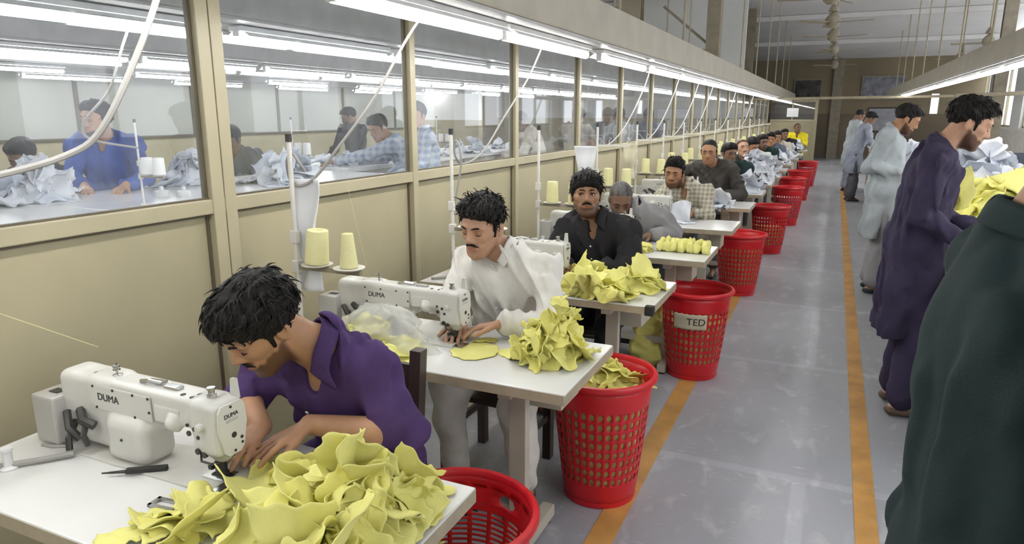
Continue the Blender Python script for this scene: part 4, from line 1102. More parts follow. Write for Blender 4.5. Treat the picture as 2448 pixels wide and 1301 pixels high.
def add_locks(me, C, R, s, style, seed):
    """tapering locks laid over the cap of hair"""
    r = np.random.default_rng(seed+70)
    n = len(me.vertices); co = np.zeros(n*3, np.float32); no = np.zeros(n*3, np.float32)
    me.vertices.foreach_get('co', co); me.vertices.foreach_get('normal', no); co = co.reshape(-1, 3); no = no.reshape(-1, 3)
    L = (co-C) @ R/s; NL = no @ R
    ok = np.nonzero((np.linalg.norm(L/np.array([.07, .09, .08])-np.array([0, -.1, .45]), axis=1) > 1.0) & (NL[:, 2] > -.55) & ~((L[:, 2] < .012) & (np.abs(L[:, 0]) > .05) & (L[:, 1] > -.03)))[0]
    cnt = (560 if style != 'crop' else 260) if n > 6000 else 150
    pick = r.choice(ok, cnt)
    p0 = L[pick]; nn = NL[pick]; crown = np.array([.012, -.045, .125])
    t = p0-crown; t[:, 1] += .02
    if style in ('quiff', 'wave'): t = t*.5+np.array([-.02, .03, .03])*r.uniform(.2, 1.2, (cnt, 1))
    t += r.normal(size=t.shape)*(.030 if style in ('wave', 'quiff') else .012)
    t -= nn*(t*nn).sum(1, keepdims=True); t /= np.linalg.norm(t, axis=1, keepdims=True)+1e-9
    ln = r.uniform(.022, .045, cnt)*(.55 if style == 'crop' else 1)
    front = (p0[:, 1] > .055) & (p0[:, 2] < .10)
    ln[front] *= .65 if style == 'bowl' else .5
    low = (p0[:, 2] < .02); ln[low] *= .45
    K = 5; sd = 5; r0 = r.uniform(.0022, .0042, cnt)*(.7 if style == 'crop' else 1)
    w = np.cross(nn, t); wav = r.normal(size=cnt)*.006
    lift = r.uniform(-.001, .0045, cnt)*(1.3 if style in ('wave', 'quiff') else .5)
    V_, Q_ = [], []
    for j in range(K):
        u = j/(K-1)
        c = p0+t*(ln*u)[:, None]+nn*(-.001+lift*u-.5*(ln*u)**2/.095*(1.35 if style in ('bowl', 'plain', 'crop') else 1.15))[:, None]+w*(wav*math.sin(3*u))[:, None]
        rad = r0*(1-.88*u**1.4)
        for k in range(sd):
            a = 2*PI*k/sd; V_.append(c+(w*math.cos(a)*1.25+nn*math.sin(a)*.8)*rad[:, None])
    V_ = np.array(V_).reshape(K, sd, cnt, 3).transpose(2, 0, 1, 3).reshape(-1, 3)
    b = np.arange(cnt)[:, None, None]*K*sd; j = np.arange(K-1)[None, :, None]*sd; k = np.arange(sd)[None, None, :]; k1 = (k+1) % sd
    q = np.stack([b+j+k, b+j+k1, b+j+sd+k1, b+j+sd+k], -1).reshape(-1, 4)
    W_ = C+s*(V_ @ R.T)
    nq = len(me.polygons); lv = np.zeros(nq*4, np.int32); me.loops.foreach_get('vertex_index', lv)
    return fast_mesh('hair', np.concatenate([co, W_]), quads=np.concatenate([lv.reshape(-1, 4), q+n]))
def collar_mesh(N, C, R, rt, s, kind, gap):
    nu = U((C+R @ V(0, -.02, -.06)*s)-N); nr = U(rt-nu*(rt@nu)); nf = np.cross(nu, nr)
    rows = [(.081, -.014), (.077, .008), (.072, .026)] if kind == 'band' else [(.074, -.016), (.067, .010), (.0665, .024), (.072, .024), (.079, .006), (.087, -.016)]
    m = 40; P = np.zeros((m, len(rows), 3))
    for i in range(m):
        a = gap+(2*PI-2*gap)*i/(m-1); d = min(a-gap, 2*PI-gap-a); tip = math.exp(-(d/.42)**2)
        sg = 1 if a < PI else -1
        for j, (rr, hh) in enumerate(rows):
            fr = max(0, math.cos(a))
            x = nf*math.cos(a)*1.08+nr*math.sin(a)
            q = N+nf*.006*s+x*rr*s+nu*(hh+.012-.026*fr*fr)*s
            if kind != 'band' and j >= 3: q = q+(-nu*.034+nr*sg*.016+nf*.004)*s*tip*(j-2)/3
            P[i, j] = q
    return sheet_mesh('collar', P, .0035, 2)
def person(name_label, P, N, C, fdir, shL=None, shR=None, EL=None, ER=None, WL=None, WR=None, hL=None, hR=None, KL=None, KR=None, AL=None, AR=None, F=(0, -1, 0), up=(0, 0, 1),
           top='shirt', tm='white', bm_='dusk', sk='brown', hair='black', style='plain', beard=0.0, tash=False, fullbeard=False, eyes='down', h=.007, hh=None, s=1.0, sleeve=1.0, skirt=None, collar='flat', feet=True, shoe=None, seed=1, foldamp=.006, fst_=(1, 1, .45), th=.014, puff=.0, group=None, gaze=0.0):
    P, N, C, F = V(*P), V(*N), V(*C), U(V(*F)); Rv = np.cross(F, ZU)
    ut = U(N-P); L = np.linalg.norm(N-P)
    if shL is None: shL = N-ut*.05*s-Rv*.175*s+F*.01
    if shR is None: shR = N-ut*.05*s+Rv*.175*s+F*.01
    shL, shR = V(*shL), V(*shR)
    rt = U(shR-shL); rt = U(rt-ut*(rt@ut)); ft = np.cross(ut, rt); TR = np.stack([rt, ft, ut], 1)
    if WL is None: WL = P+F*.40*s-Rv*.10*s+ZU*.28
    if WR is None: WR = P+F*.40*s+Rv*.10*s+ZU*.28
    WL, WR = V(*WL), V(*WR)
    EL = ik(shL, WL, .285*s, .25*s, -Rv*.7-ZU*.8-F*.2) if EL is None else V(*EL)
    ER = ik(shR, WR, .285*s, .25*s, Rv*.7-ZU*.8-F*.2) if ER is None else V(*ER)
    hipL = P-Rv*.085*s; hipR = P+Rv*.085*s
    if KL is None: KL = hipL+F*.42*s-Rv*.05; KL[2] = .50*s
    if KR is None: KR = hipR+F*.42*s+Rv*.05; KR[2] = .50*s
    KL, KR = V(*KL), V(*KR)
    AL = V(KL[0], KL[1], .085)+F*.02 if AL is None else V(*AL)
    AR = V(KR[0], KR[1], .085)+F*.02 if AR is None else V(*AR)
    f = U(V(*fdir)); u = V(*up); u = U(u-f*(u@f)); r = np.cross(f, u); R = np.stack([r, f, u], 1)
    root = empty('person', (0, 0, 0), 0, name_label, 'person', group)
    pt = lambda a: P+(N-P)*a
    # ---- the body, one continuous skin
    b = Blob()
    b.ell(pt(.06), V(.140, .095, .12)*s, TR); b.ell(pt(.38), V(.125, .085, .17)*s, TR, .03); b.ell(pt(.68), V(.138, .100, .165)*s, TR, .03)
    b.cap(shL*.9+shR*.1-ut*.01, shR*.9+shL*.1-ut*.01, .046*s, k=.03)
    for S, E, Wr, q in ((shL, EL, WL, -1), (shR, ER, WR, 1)):
        b.cap(N+ut*.02*s, S-ut*.012*s, .040*s, .034*s, k=.025); b.ell(S-ut*.01*s, V(.046, .046, .046)*s, None, .03)
        b.cap(S, E, .040*s, .036*s, k=.02); m = E+(Wr-E)*.25; b.cap(E, m, .037*s, .040*s, k=.015); b.cap(m, Wr, .040*s, .026*s, k=.015)
    b.cap(N-ut*.03*s, C+R @ V(0, -.022, -.05)*s, .058*s, .053*s, k=.02)
    for Hp, K, A in ((hipL, KL, AL), (hipR, KR, AR)):
        b.cap(Hp, K, .080*s, .052*s, k=.03); m = K+(A-K)*.3; b.cap(K, m, .050*s, .052*s, k=.02); b.cap(m, A, .052*s, .034*s, k=.02)
        if feet: b.cap(A+V(0, 0, -.048)-F*.03, A+F*.14*s+V(0, 0, -.058), .032*s, .026*s, k=.02)
    fine = h < .0055
    dl = hL or {}; dr = hR or {}
    fw = lambda E, Wr: U(Wr-E)
    hand(b, WL, V(*dl.get('d', fw(EL, WL)+F*.3-ZU*.2)), V(*dl.get('n', -ZU+.1*F)), s, dl.get('curl', .35), False, dl.get('spread', .12), dl.get('thumb', .6), fine)
    hand(b, WR, V(*dr.get('d', fw(ER, WR)+F*.3-ZU*.2)), V(*dr.get('n', -ZU+.1*F)), s, dr.get('curl', .35), True, dr.get('spread', .12), dr.get('thumb', .6), fine)
    add_head(b, C, R, s, eyes)
    me = b.mesh('body', h, smooth=1); head_tints(me, C, R, s, beard)
    obj('body', me, SKIN[sk], root)
    # ---- hair
    hh = hh or max(.0034, h*.75)
    hb = hair_blob(C, R, s, style); flow = R @ U(V(.2, .8, -.5))
    if hh < .009:
        hn = hair_noise(seed, .0045*s if style not in ('crop', 'grey') else .0018, flow)
        hm = hb.mesh('hair', hh, disp=hn, smooth=1)
    else: hm = hb.mesh('hair', hh, smooth=1)
    if hh < .0115 and style not in ('grey',): hm = add_locks(hm, C, R, s, style, seed)
    ho = obj('hair', hm, HAIR[hair], root)
    g = head_local(C, R, s)
    if h < .0145:
        for q in (-1, 1):
            bw = MB(); bw.tube([g(q*.010, .1005, .0235), g(q*.022, .1005, .0275), g(q*.036, .0935, .0285), g(q*.049, .080, .0225)], [.0022*s, .0040*s, .0036*s, .0015*s], 7)
            bw.build('eyebrow', HAIR['black'], root, True)
            if eyes == 'down':
                MB().tube([g(q*.0175, .0855, -.0035), g(q*.025, .0895, -.0062), g(q*.034, .0895, -.0068), g(q*.0445, .082, -.0035)], [.0008*s, .0016*s, .0017*s, .0009*s], 6).build('eyelash', HAIR['black'], root, True)
            elif eyes == 'open':
                ey = MB(); ey.lathe([(0, -.0115*s), (.0065*s, -.0095*s), (.0103*s, -.0051*s), (.0115*s, 0), (.0103*s, .0051*s), (.0065*s, .0095*s), (0, .0115*s)], g(q*.031, .0765, .003), 16)
                eo = ey.build('eye', EYEW, root, True)
                gd = R @ U(V(gaze, 1, -.05)); cc = g(q*.031, .0765, .003)+gd*.0101*s
                MB().lathe([(0, .0014), (.0042*s, .0012), (.0064*s, 0), (.0064*s, -.003)], cc, 14, tuple(gd)).build('iris', IRIS, eo, True)
                MB().tube([g(q*.0175, .0865, .004), g(q*.024, .0915, .0105), g(q*.034, .0915, .0112), g(q*.0445, .083, .005)], [.0014*s, .0027*s, .0027*s, .0014*s], 6).build('eyelash', HAIR['black'], root, True)
    if tash:
        tb = Blob(); 
        for q in (-1, 1): tb.cap(g(0, .1015, -.043), g(q*.017, .100, -.047), .0056*s, .0054*s, k=.004); tb.cap(g(q*.017, .100, -.047), g(q*.031, .088, -.058), .0054*s, .0028*s, k=.004)
        obj('moustache', tb.mesh('moustache', min(h, .0035) if h < .009 else .006), HAIR['black'], root)
    if fullbeard:
        tb = Blob()
        tb.ell(g(0, .047, -.084), V(.050, .052, .042)*s, R); 
        for q in (-1, 1): tb.cap(g(q*.0695, .014, -.02), g(q*.058, .035, -.07), .008*s, .012*s, k=.02); tb.cap(g(q*.058, .035, -.07), g(q*.02, .086, -.10), .013*s, .012*s, k=.02)
        tb.cap(g(-.028, .098, -.062), g(.028, .098, -.062), .012*s, k=.008, op='-'); tb.ell(g(0, .07, -.035), V(.052, .05, .034)*s, R, .012, '-')
        obj('beard', tb.mesh('beard', max(.004, h*.8), disp=hair_noise(seed+5, .0018, flow) if h < .008 else None), HAIR['black'], root)
    # ---- clothes
    t = Blob(); hc = max(.0055, h)
    t.ell(pt(.05), V(.172+puff, .128+puff, .15)*s, TR); t.ell(pt(.36), V(.156+puff, .120+puff, .19)*s, TR, .04); t.ell(pt(.68), V(.166+puff*.6, .122+puff*.6, .18)*s, TR, .04)
    t.cap(shL, shR, .068*s, k=.04)
    for S, E, Wr in ((shL, EL, WL), (shR, ER, WR)):
        t.cap(N+ZU*.022*s, S, .054*s, .054*s, k=.03); t.ell(S-ut*.01, V(.068, .066, .066)*s, None, .03)
        if sleeve <= 1:
            E2 = S+(E-S)*sleeve; t.cap(S, E2, .062*s, (.058 if sleeve < 1 else .054)*s, k=.02)
        else:
            t.cap(S, E, .061*s, .053*s, k=.02); W2 = E+(Wr-E)*(sleeve-1); t.cap(E, W2, .053*s, .041*s, k=.02)
            if sleeve > 1.8: t.cap(W2-U(Wr-E)*.05, W2, .043*s, .043*s, k=.006)
    if skirt:          # kurta skirt: (z of hem, half width, half depth)
        zh, wx, wy = skirt
        B0 = (hipL+hipR)/2; hem = V(*(B0+F*.01)); hem[2] = zh
        for o in (-1, -.33, .33, 1):
            for q in (-1, 1):
                t.cap(B0+Rv*o*.07*s+F*q*.03+ZU*.05, V(hem[0], hem[1], zh)+Rv*o*wx*.72+F*q*wy*.6, .085*s, .055*s, k=.04)
    else:
        lapP = P+ut*-.05; t.ell(lapP, V(.178, .135, .12)*s, TR, .03)
    fn = fold_noise(seed, foldamp*2.6, (.06, .19), 7, fst_) if fst_[2] > .3 else fold_noise(seed, foldamp*2.4, (.07, .16), 5, fst_)
    if skirt: t.plane((0, 0, skirt[0]), (0, 0, -1), .004)
    if sleeve < 1 or sleeve == 1:
        for S, E in ((shL, EL), (shR, ER)): pass
    t.cap(N+ut*.040*s, C+R @ V(0, -.02, -.07)*s, .060*s, .064*s, k=.014, op='-')
    if collar in ('flat', 'v'): t.ell(N+ft*.085*s-ut*.025*s, V(.026, .07, .062)*s, TR, .006, '-')
    else: t.ell(N+ft*.055*s+ut*.02*s, V(.035, .04, .03)*s, TR, .006, '-')
    nm = {'shirt': 'shirt', 'kurta': 'kurta', 'sweater': 'sweater'}[top]
    obj(nm, t.mesh(nm, hc, disp=fn, smooth=1), CL[tm], root)
    if h < .012 and collar != 'none':
        obj('collar', collar_mesh(N, C, R, rt, s, 'band' if collar in ('band', 'round') else 'flat', .42 if collar in ('flat', 'v') else .22), CL[tm], root)
    if h < .0055 and collar in ('flat', 'v', 'band'):
        bt = MB()
        # placket and buttons down the front
        for k in range(4):
            q = pt(.80-.15*k)+ft*(.126+.003*k)*s+ft*.012
            bt.lathe([(0, .003), (.0045, .0025), (.0055, 0)], q, 10, tuple(ft))
        bt.build('button', M['cap'], root)
    l = Blob()
    l.ell(P, (V(.165, .13, .13) if not skirt else V(.14, .10, .12))*s, TR)
    wide = .02 if skirt else .0
    for Hp, K, A in ((hipL, KL, AL), (hipR, KR, AR)):
        A2 = A+(K-A)*.10
        l.cap(Hp, K, (.094 if not skirt else .078)*s, (.072 if not skirt else .066)*s, k=.03); l.cap(K+(A2-K)*.15, A2, (.072+wide*.5)*s, (.056+wide)*s, k=.03)
    obj('trousers', l.mesh('trousers', max(.008, h), disp=fold_noise(seed+9, foldamp*1.5), smooth=1), CL[bm_], root)
    if feet:
        for A in (AL, AR):
            sh = Blob(); sh.cap(A+V(0, 0, -.052)-F*.035, A+F*.15*s+V(0, 0, -.06), .036*s, .031*s, k=.02, flat=(ZU, .8)); sh.plane((0, 0, .004), (0, 0, -1))
            sh.plane(A+V(0, 0, -.005)+F*.02, U(V(0, 0, 1)+F*.35)); obj('shoe', sh.mesh('shoe', max(.007, h)), shoe or SHOE, root)
    return root
# ---------------------------------------------------------------- who sits and stands where
Q = 1.0 if FINE else 1.8
def seated(lab, x, yf, tm, lean=.16, **k):
    """a worker at the table whose front edge is yf, seen from before"""
    P = (x+.01, yf+.80, .545); N = (x, yf+.80-lean, 1.045); C = (x-.02, yf+.80-lean-.10, 1.165)
    kw = dict(WL=(x+.06, yf+.42, .80), WR=(x-.14, yf+.42, .80), KL=(x+.12, yf+.40, .50), KR=(x-.13, yf+.40, .50), fdir=view_dir(-.45, -.5, -.75))
    kw.update(k); C = kw.pop('C', C); N = kw.pop('N', N); P = kw.pop('P', P)
    return person(lab, P, N, C, tm=tm, **kw)
# 1: bent over the first table
person('person in a purple short-sleeved shirt bent low over yellow cloth at the first table', (-1.255, 1.665, .555), (-1.185, 1.375, 1.015), (-1.262, 1.250, 1.108), view_dir(-.62, -.72, -.40),
       shL=(-1.06, 1.43, .925), shR=(-1.40, 1.43, .93), EL=(-.945, 1.375, .812), ER=(-1.445, 1.335, .835), WL=(-1.165, 1.285, .836), WR=(-1.30, 1.255, .815),
       hL=dict(d=(-.38, -.80, -.22), n=(.05, -.25, -1), curl=.16, spread=.20, thumb=.35), hR=dict(d=(.2, -.9, -.1), n=(0, -.1, -1), curl=.2),
       KL=(-1.12, 1.24, .50), KR=(-1.42, 1.24, .50), tm='purple', bm_='purple', sk='tan', style='bowl', beard=.85, tash=True, sleeve=.93, collar='flat', h=.0042*Q, seed=3, foldamp=.006, up=view_dir(.12, 1, -.25))
# 2: moustache, white kurta
person('person with a moustache in an off-white kurta guiding a yellow piece at the needle', (-1.235, 2.745, .55), (-1.215, 2.575, 1.045), (-1.283, 2.51, 1.17), view_dir(-.50, -.42, -.76),
       shL=(-1.045, 2.60, .985), shR=(-1.395, 2.60, .96), EL=(-.965, 2.49, .80), ER=(-1.42, 2.44, .84), WL=(-1.105, 2.315, .825), WR=(-1.29, 2.33, .81),
       hL=dict(d=(-.85, -.45, -.12), n=(0, -.25, -1), curl=.35, spread=.12, thumb=.5), hR=dict(d=(.3, -.9, -.1), n=(0, -.2, -1), curl=.4),
       KL=(-1.06, 2.36, .52), KR=(-1.37, 2.34, .52), AL=(-1.05, 2.42, .085), AR=(-1.36, 2.40, .085), tm='offwhite', bm_='offwhite', sk='fair', style='wave', beard=.16, tash=True, sleeve=1.9, collar='band', top='kurta', h=.0042*Q, seed=5, foldamp=.007, up=view_dir(.10, 1, -.15), shoe=SANDAL, puff=.012)
# 3: black shirt, looks up
person('person in a black shirt with a bowl haircut and goatee looking up from sewing', (-1.17, 3.86, .55), (-1.175, 3.70, 1.045), (-1.222, 3.655, 1.178), view_dir(-.06, -.10, -1),
       shL=(-.995, 3.71, .985), shR=(-1.35, 3.71, .97), EL=(-.93, 3.60, .80), ER=(-1.38, 3.56, .80), WL=(-1.07, 3.46, .82), WR=(-1.24, 3.43, .815),
       hL=dict(d=(-.6, -.7, -.1), n=(0, -.2, -1), curl=.4), hR=dict(d=(.2, -.9, -.1), n=(0, -.2, -1), curl=.4), KL=(-1.02, 3.46, .50), KR=(-1.32, 3.46, .50),
       tm='black', bm_='charcoal', sk='umber', style='bowl', beard=.8, tash=True, eyes='open', gaze=.35, sleeve=1.85, collar='flat', h=.0048*Q, seed=8, foldamp=.006)
# 4..: down the row
seated('person with greying hair in a grey shirt, head bent behind his machine', -1.20, 4.13, 'grey', C=(-1.318, 4.70, 1.035), N=(-1.245, 4.785, .965), P=(-1.19, 5.0, .55), shL=(-1.06, 4.83, .905), shR=(-1.40, 4.83, .90), fdir=view_dir(-.05, -.68, -.73), up=view_dir(0, 1, -.6),
       WL=(-1.09, 4.66, .81), WR=(-1.24, 4.64, .81), EL=(-.96, 4.80, .80), ER=(-1.40, 4.74, .80), KL=(-1.05, 4.56, .5), KR=(-1.34, 4.56, .5), sk='deep', hair='grey', style='grey', beard=.5, sleeve=1.85, h=.0065*Q, seed=12, bm_='charcoal')
seated('person with tousled quiff in a pale checked shirt sewing white cloth', -1.13, 5.35, 'checks', C=(-1.205, 5.93, 1.135), N=(-1.12, 6.0, 1.02), P=(-1.10, 6.2, .55), shL=(-.95, 6.02, .96), shR=(-1.29, 6.02, .94), EL=(-.90, 5.93, .80), ER=(-1.32, 5.88, .80), WL=(-1.02, 5.80, .82), WR=(-1.22, 5.76, .81),
       fdir=view_dir(-.42, -.36, -.80), sk='brown', style='quiff', beard=.8, sleeve=1.8, h=.007*Q, seed=15, collar='flat', up=view_dir(.1, 1, -.2), KL=(-1.0, 5.78, .5), KR=(-1.27, 5.78, .5))
seated('person in a plain dark grey sweater reaching aside at his table', -1.12, 6.72, 'darkgrey', C=(-1.135, 7.26, 1.245), N=(-1.10, 7.38, 1.115), P=(-1.06, 7.5, .58), fdir=view_dir(-.40, -.35, -.85), WL=(-.95, 7.15, .82), WR=(-1.45, 7.2, .95), ER=(-1.44, 7.38, 1.02), sk='brown', style='crop', beard=.35, sleeve=1.9, collar='round', h=.009*Q, seed=17)
row = [(-1.085, 7.95, 'darkgreen', 'person in a dark green jacket half hidden behind the dark grey sweater', 'plain', 'black', 'deep', .12, view_dir(.2, -.35, -.9), dict()),
       (-1.08, 9.1, 'charcoal', 'person upright with henna-tinted hair and moustache in a dark top', 'crop', 'henna', 'fair', .02, view_dir(.05, -.06, -1), dict(tash=True, beard=.2)),
       (-1.06, 10.3, 'white', 'person with round black hair in a white shirt behind the big white pile', 'plain', 'black', 'brown', .2, view_dir(.3, -.6, -.7), dict()),
       (-1.05, 11.6, 'darkgreen', 'person in bottle green beyond the white-shirted worker far along the row', 'plain', 'black', 'deep', .12, view_dir(.25, -.3, -.9), dict(beard=.7)),
       (-1.03, 13.0, 'slate', 'person in a slate blue shirt far along the row', 'wave', 'black', 'brown', .1, view_dir(-.3, -.3, -.9), dict()),
       (-1.02, 14.5, 'cream', 'person in a cream shirt far along the row', 'plain', 'black', 'brown', .16, view_dir(-.2, -.4, -.9), dict()),
       (-1.0, 16.2, 'charcoal', 'person in a charcoal shirt beside the yellow shirt at the far end of the row', 'plain', 'black', 'deep', .06, view_dir(0, -.2, -1), dict())]
for x, yf, tm, lab, stl, hr, sk_, lean, fd, kw in row:
    seated(lab, x, yf, tm, lean, fdir=fd, style=stl, hair=hr, sk=sk_, sleeve=1.8, h=.012*Q, hh=.009*Q, seed=int(yf*10), feet=False, **kw)
seated('person in a bright yellow shirt facing us at the far end of the row', -.84, 18.0, 'yellow', .04, fdir=view_dir(0, -.05, -1), style='crop', sk='deep', sleeve=.8, h=.013*Q, hh=.01*Q, seed=99, C=(-.84, 18.72, 1.27), N=(-.84, 18.76, 1.13), P=(-.84, 18.84, .60), feet=False)
# standing along the inspection table
def standing(lab, x, y, F, tm, bm_, lean=.05, hd=None, sc=1.0, **k):
    F = U(V(*F)); Rv = np.cross(F, ZU)
    P = V(x, y, .92*sc); N = V(x, y, 1.455*sc)+F*lean; C = N+F*.065+ZU*.125*sc
    kw = dict(KL=tuple(P-Rv*.10+V(0, 0, -.44)+F*.02), KR=tuple(P+Rv*.10+V(0, 0, -.44)+F*.02), AL=tuple(V(x, y, .085)-Rv*.11-F*.02), AR=tuple(V(x, y, .085)+Rv*.11-F*.03),
              WL=tuple(P+F*.36-Rv*.14+ZU*.14), WR=tuple(P+F*.36+Rv*.14+ZU*.14), fdir=tuple(F*.8-ZU*.55), top='kurta', skirt=(.55*sc, .20, .15), collar='band', sleeve=1.85, fst_=(1, 1, .12))
    kw.update(k); C = kw.pop('C', C); N = kw.pop('N', N); P = kw.pop('P', P)
    return person(lab, tuple(P), tuple(N), tuple(C), F=tuple(F), tm=tm, bm_=bm_, s=kw.pop('s', sc), **kw)
standing('person in an indigo shalwar kameez with dark beard sorting yellow cloth', .475, 4.2, (1, .12, 0), 'indigo', 'indigo', .10, h=.006*Q, seed=31, style='plain', beard=.95, sk='fair', P=(.435, 4.2, .93), N=(.50, 4.2, 1.455), C=(.610, 4.2, 1.575),
         fdir=view_dir(.80, -.42, -.22), shR=(.475, 4.02, 1.395), shL=(.50, 4.38, 1.395), ER=(.43, 3.98, 1.12), WR=(.655, 4.02, .995), EL=(.50, 4.43, 1.12), WL=(.76, 4.26, 1.0), skirt=(.45, .19, .15), shoe=SANDAL, puff=.008,
         hR=dict(d=(.9, .25, -.1), n=(0, .3, -1), curl=.5), hL=dict(d=(.8, -.4, -.2), n=(0, .2, -1), curl=.5))
standing('person in a pale bluish-white kurta with arms bent, standing beyond the one in indigo', .455, 7.1, (1, .1, 0), 'skywhite', 'greywhite', .06, h=.008*Q, seed=33, style='plain', beard=.9, sk='brown', N=(.46, 7.1, 1.475), C=(.565, 7.1, 1.575), fdir=view_dir(.75, -.5, -.2),
         shR=(.43, 6.92, 1.41), shL=(.47, 7.28, 1.41), ER=(.31, 6.90, 1.16), WR=(.54, 6.95, 1.12), EL=(.42, 7.34, 1.15), WL=(.66, 7.2, 1.1), skirt=(.52, .22, .17), puff=.02, shoe=mat('dark_green_shoe', (.015, .035, .03), .5))
standing('person in dusky grey-blue kurta bending at the far end of the inspection table', .38, 14.6, (1, .2, 0), 'greyblue', 'dusk', .14, h=.013*Q, seed=35, sk='deep', style='plain', sc=.97)
standing('person in pale grey-blue kurta standing behind the dusky grey-blue one', .34, 16.4, (.9, .3, 0), 'skywhite', 'greyblue', .04, h=.013*Q, seed=37, sk='deep', style='crop')
standing('person seen from behind in a dark green kurta, only back, collar and neck in view', .30, 1.12, (1, .25, 0), 'green', 'green', .03, h=.0058*Q, seed=41, sk='tan', style='plain', P=(.285, 1.13, .92), N=(.268, 1.12, 1.455), C=(.345, 1.13, 1.585), shR=(.315, .935, 1.385), shL=(.26, 1.30, 1.385), ER=(.33, .87, 1.10), WR=(.53, .93, 1.0), EL=(.36, 1.40, 1.11), WL=(.6, 1.32, 1.0), skirt=(.5, .15, .08), puff=.012, foldamp=.005)
# behind the glass
def room_person(lab, x, y, z0, F, tm, **k): 
    return standing(lab, x, y, F, tm, 'dusk', feet=False, **k)
room_person('bearded person in a royal blue shirt behind the glass at the white table', -4.62, 3.28, 0, (.55, -.8, 0), 'blue', h=.010*Q, seed=51, sk='fair', beard=.6, fullbeard=True, hd=None, C=(-4.52, 3.16, 1.58), N=(-4.60, 3.26, 1.455), fdir=view_dir(-.30, -.25, -.9), skirt=(.7, .19, .15), collar='flat', WL=(-4.18, 3.06, 1.165), WR=(-4.38, 2.92, 1.165))
room_person('person bending low behind the crumpled white pile, dark hair and dark clothes', -5.15, 3.02, 0, (.3, -.9, 0), 'charcoal', h=.012*Q, seed=53, sk='deep', P=(-5.1, 3.35, .95), N=(-5.02, 3.02, 1.23), C=(-5.0, 2.93, 1.335), fdir=view_dir(.1, -.6, -.7), skirt=(.7, .19, .15))
room_person('person in dark clothes with bowed head behind the heap of grey-white garments', -5.1, 4.85, 0, (.4, -.8, 0), 'dusk', h=.012*Q, seed=55, sk='deep', P=(-5.1, 5.03, .9), N=(-5.06, 4.85, 1.27), C=(-5.04, 4.80, 1.39), fdir=view_dir(-.2, -.6, -.7), skirt=(.7, .19, .15))
room_person('person in a dark waistcoat over white sleeves far behind the glass', -5.9, 7.8, 0, (-.9, .1, 0), 'charcoal', h=.012*Q, seed=57, sk='deep', fdir=view_dir(-.8, -.45, -.2), skirt=(.8, .18, .14))
room_person('person in a light blue-checked shirt leaning forward over the table behind the glass', -3.95, 5.95, 0, (-.85, -.35, 0), 'bluecheck', h=.009*Q, seed=59, sk='brown', P=(-3.72, 6.0, .92), N=(-3.98, 5.86, 1.36), C=(-4.10, 5.78, 1.485), fdir=view_dir(-.55, -.55, -.55), WL=(-4.42, 5.45, 1.165), WR=(-4.35, 5.75, 1.165), skirt=(.7, .19, .15), style='plain', collar='flat')
room_person('person in a blue-white checked kurta standing close behind the glass post', -3.42, 5.62, 0, (-.7, -.7, 0), 'bluecheck', h=.010*Q, seed=61, sk='brown', fdir=view_dir(-.4, -.2, -.8), skirt=(.6, .2, .15), C=(-3.52, 5.56, 1.60))
room_person('person in a pale shirt bowing over white garments behind the fourth pane', -3.75, 8.7, 0, (-.7, -.6, 0), 'cream', h=.011*Q, seed=63, sk='deep', P=(-3.6, 8.85, .92), N=(-3.75, 8.72, 1.40), C=(-3.84, 8.66, 1.52), fdir=view_dir(-.4, -.6, -.6), skirt=(.7, .19, .15))
room_person('person with back turned in a beige kurta behind the fifth pane', -3.15, 8.85, 0, (.1, .95, 0), 'khaki', h=.012*Q, seed=65, sk='deep', skirt=(.6, .19, .15))
room_person('person in grey-white beside the beige kurta behind the glass', -2.66, 9.5, 0, (-.3, -.9, 0), 'greywhite', h=.012*Q, seed=67, sk='deep', skirt=(.6, .19, .15))
room_person('person in a dark shirt standing behind the sixth pane', -3.2, 10.6, 0, (.1, -.95, 0), 'dusk', h=.012*Q, seed=69, sk='deep', skirt=(.6, .19, .15))
room_person('person in dark slate clothes behind the seventh pane', -2.75, 11.3, 0, (.2, -.95, 0), 'slate', h=.012*Q, seed=71, sk='deep', skirt=(.6, .19, .15))
# ---------------------------------------------------------------- tables in the glazed room and the inspection table
def plain_table(name, x0, x1, y0, y1, z, label, cat, top=None, legm=None):
    e = empty(name, (x0, y0, 0), 0, label, cat)
    w, d = x1-x0, y1-y0
    MB().box((0, .004, z-.04), (w, d-.004, z), .004).build('tabletop', top or M['laminate'], e)
    for x in (.06, w-.06):
        for y in (.08, d-.08): MB().box((x-.025, y-.025, 0), (x+.025, y+.025, z-.04), .003).build('leg', legm or M['legpaint'], e)
    MB().box((.06, .06, z-.12), (w-.06, .1, z-.04)).box((.06, d-.1, z-.12), (w-.06, d-.06, z-.04)).box((.04, .08, z-.12), (.08, d-.08, z-.04)).box((w-.08, .08, z-.12), (w-.04, d-.08, z-.04)).build('apron', legm or M['legpaint'], e)
    MB().box((.05, .06, .16), (w-.05, d-.06, .18)).build('lower_shelf', legm or M['legpaint'], e)
    return e
ZR = 1.12
for k, (y0, y1, w) in enumerate(((-.2, 2.42, 'before the dark-haired crouching man'), (2.42, 5.0, 'at the man in royal blue'), (5.3, 7.6, 'under the heap of grey garments'), (7.6, 10.2, 'farthest along the glass'))):
    plain_table('cutting_table', -4.42 if k < 2 else -5.35, -2.95 if k < 2 else -4.12, y0, y1, ZR, 'long white cutting table behind the glass, the one %s' % w, 'cutting table')
ZI = .95
for k, (y0, y1, w) in enumerate(((3.3, 6.3, 'with the big yellow heap'), (6.32, 9.3, 'with the tall white heap'), (9.32, 12.3, 'with the small white heap'), (12.32, 17.3, 'at the far end'))):
    plain_table('inspection_table', .68, 2.3, y0, y1, ZI, 'white inspection table beside the aisle, the one %s' % w, 'inspection table')
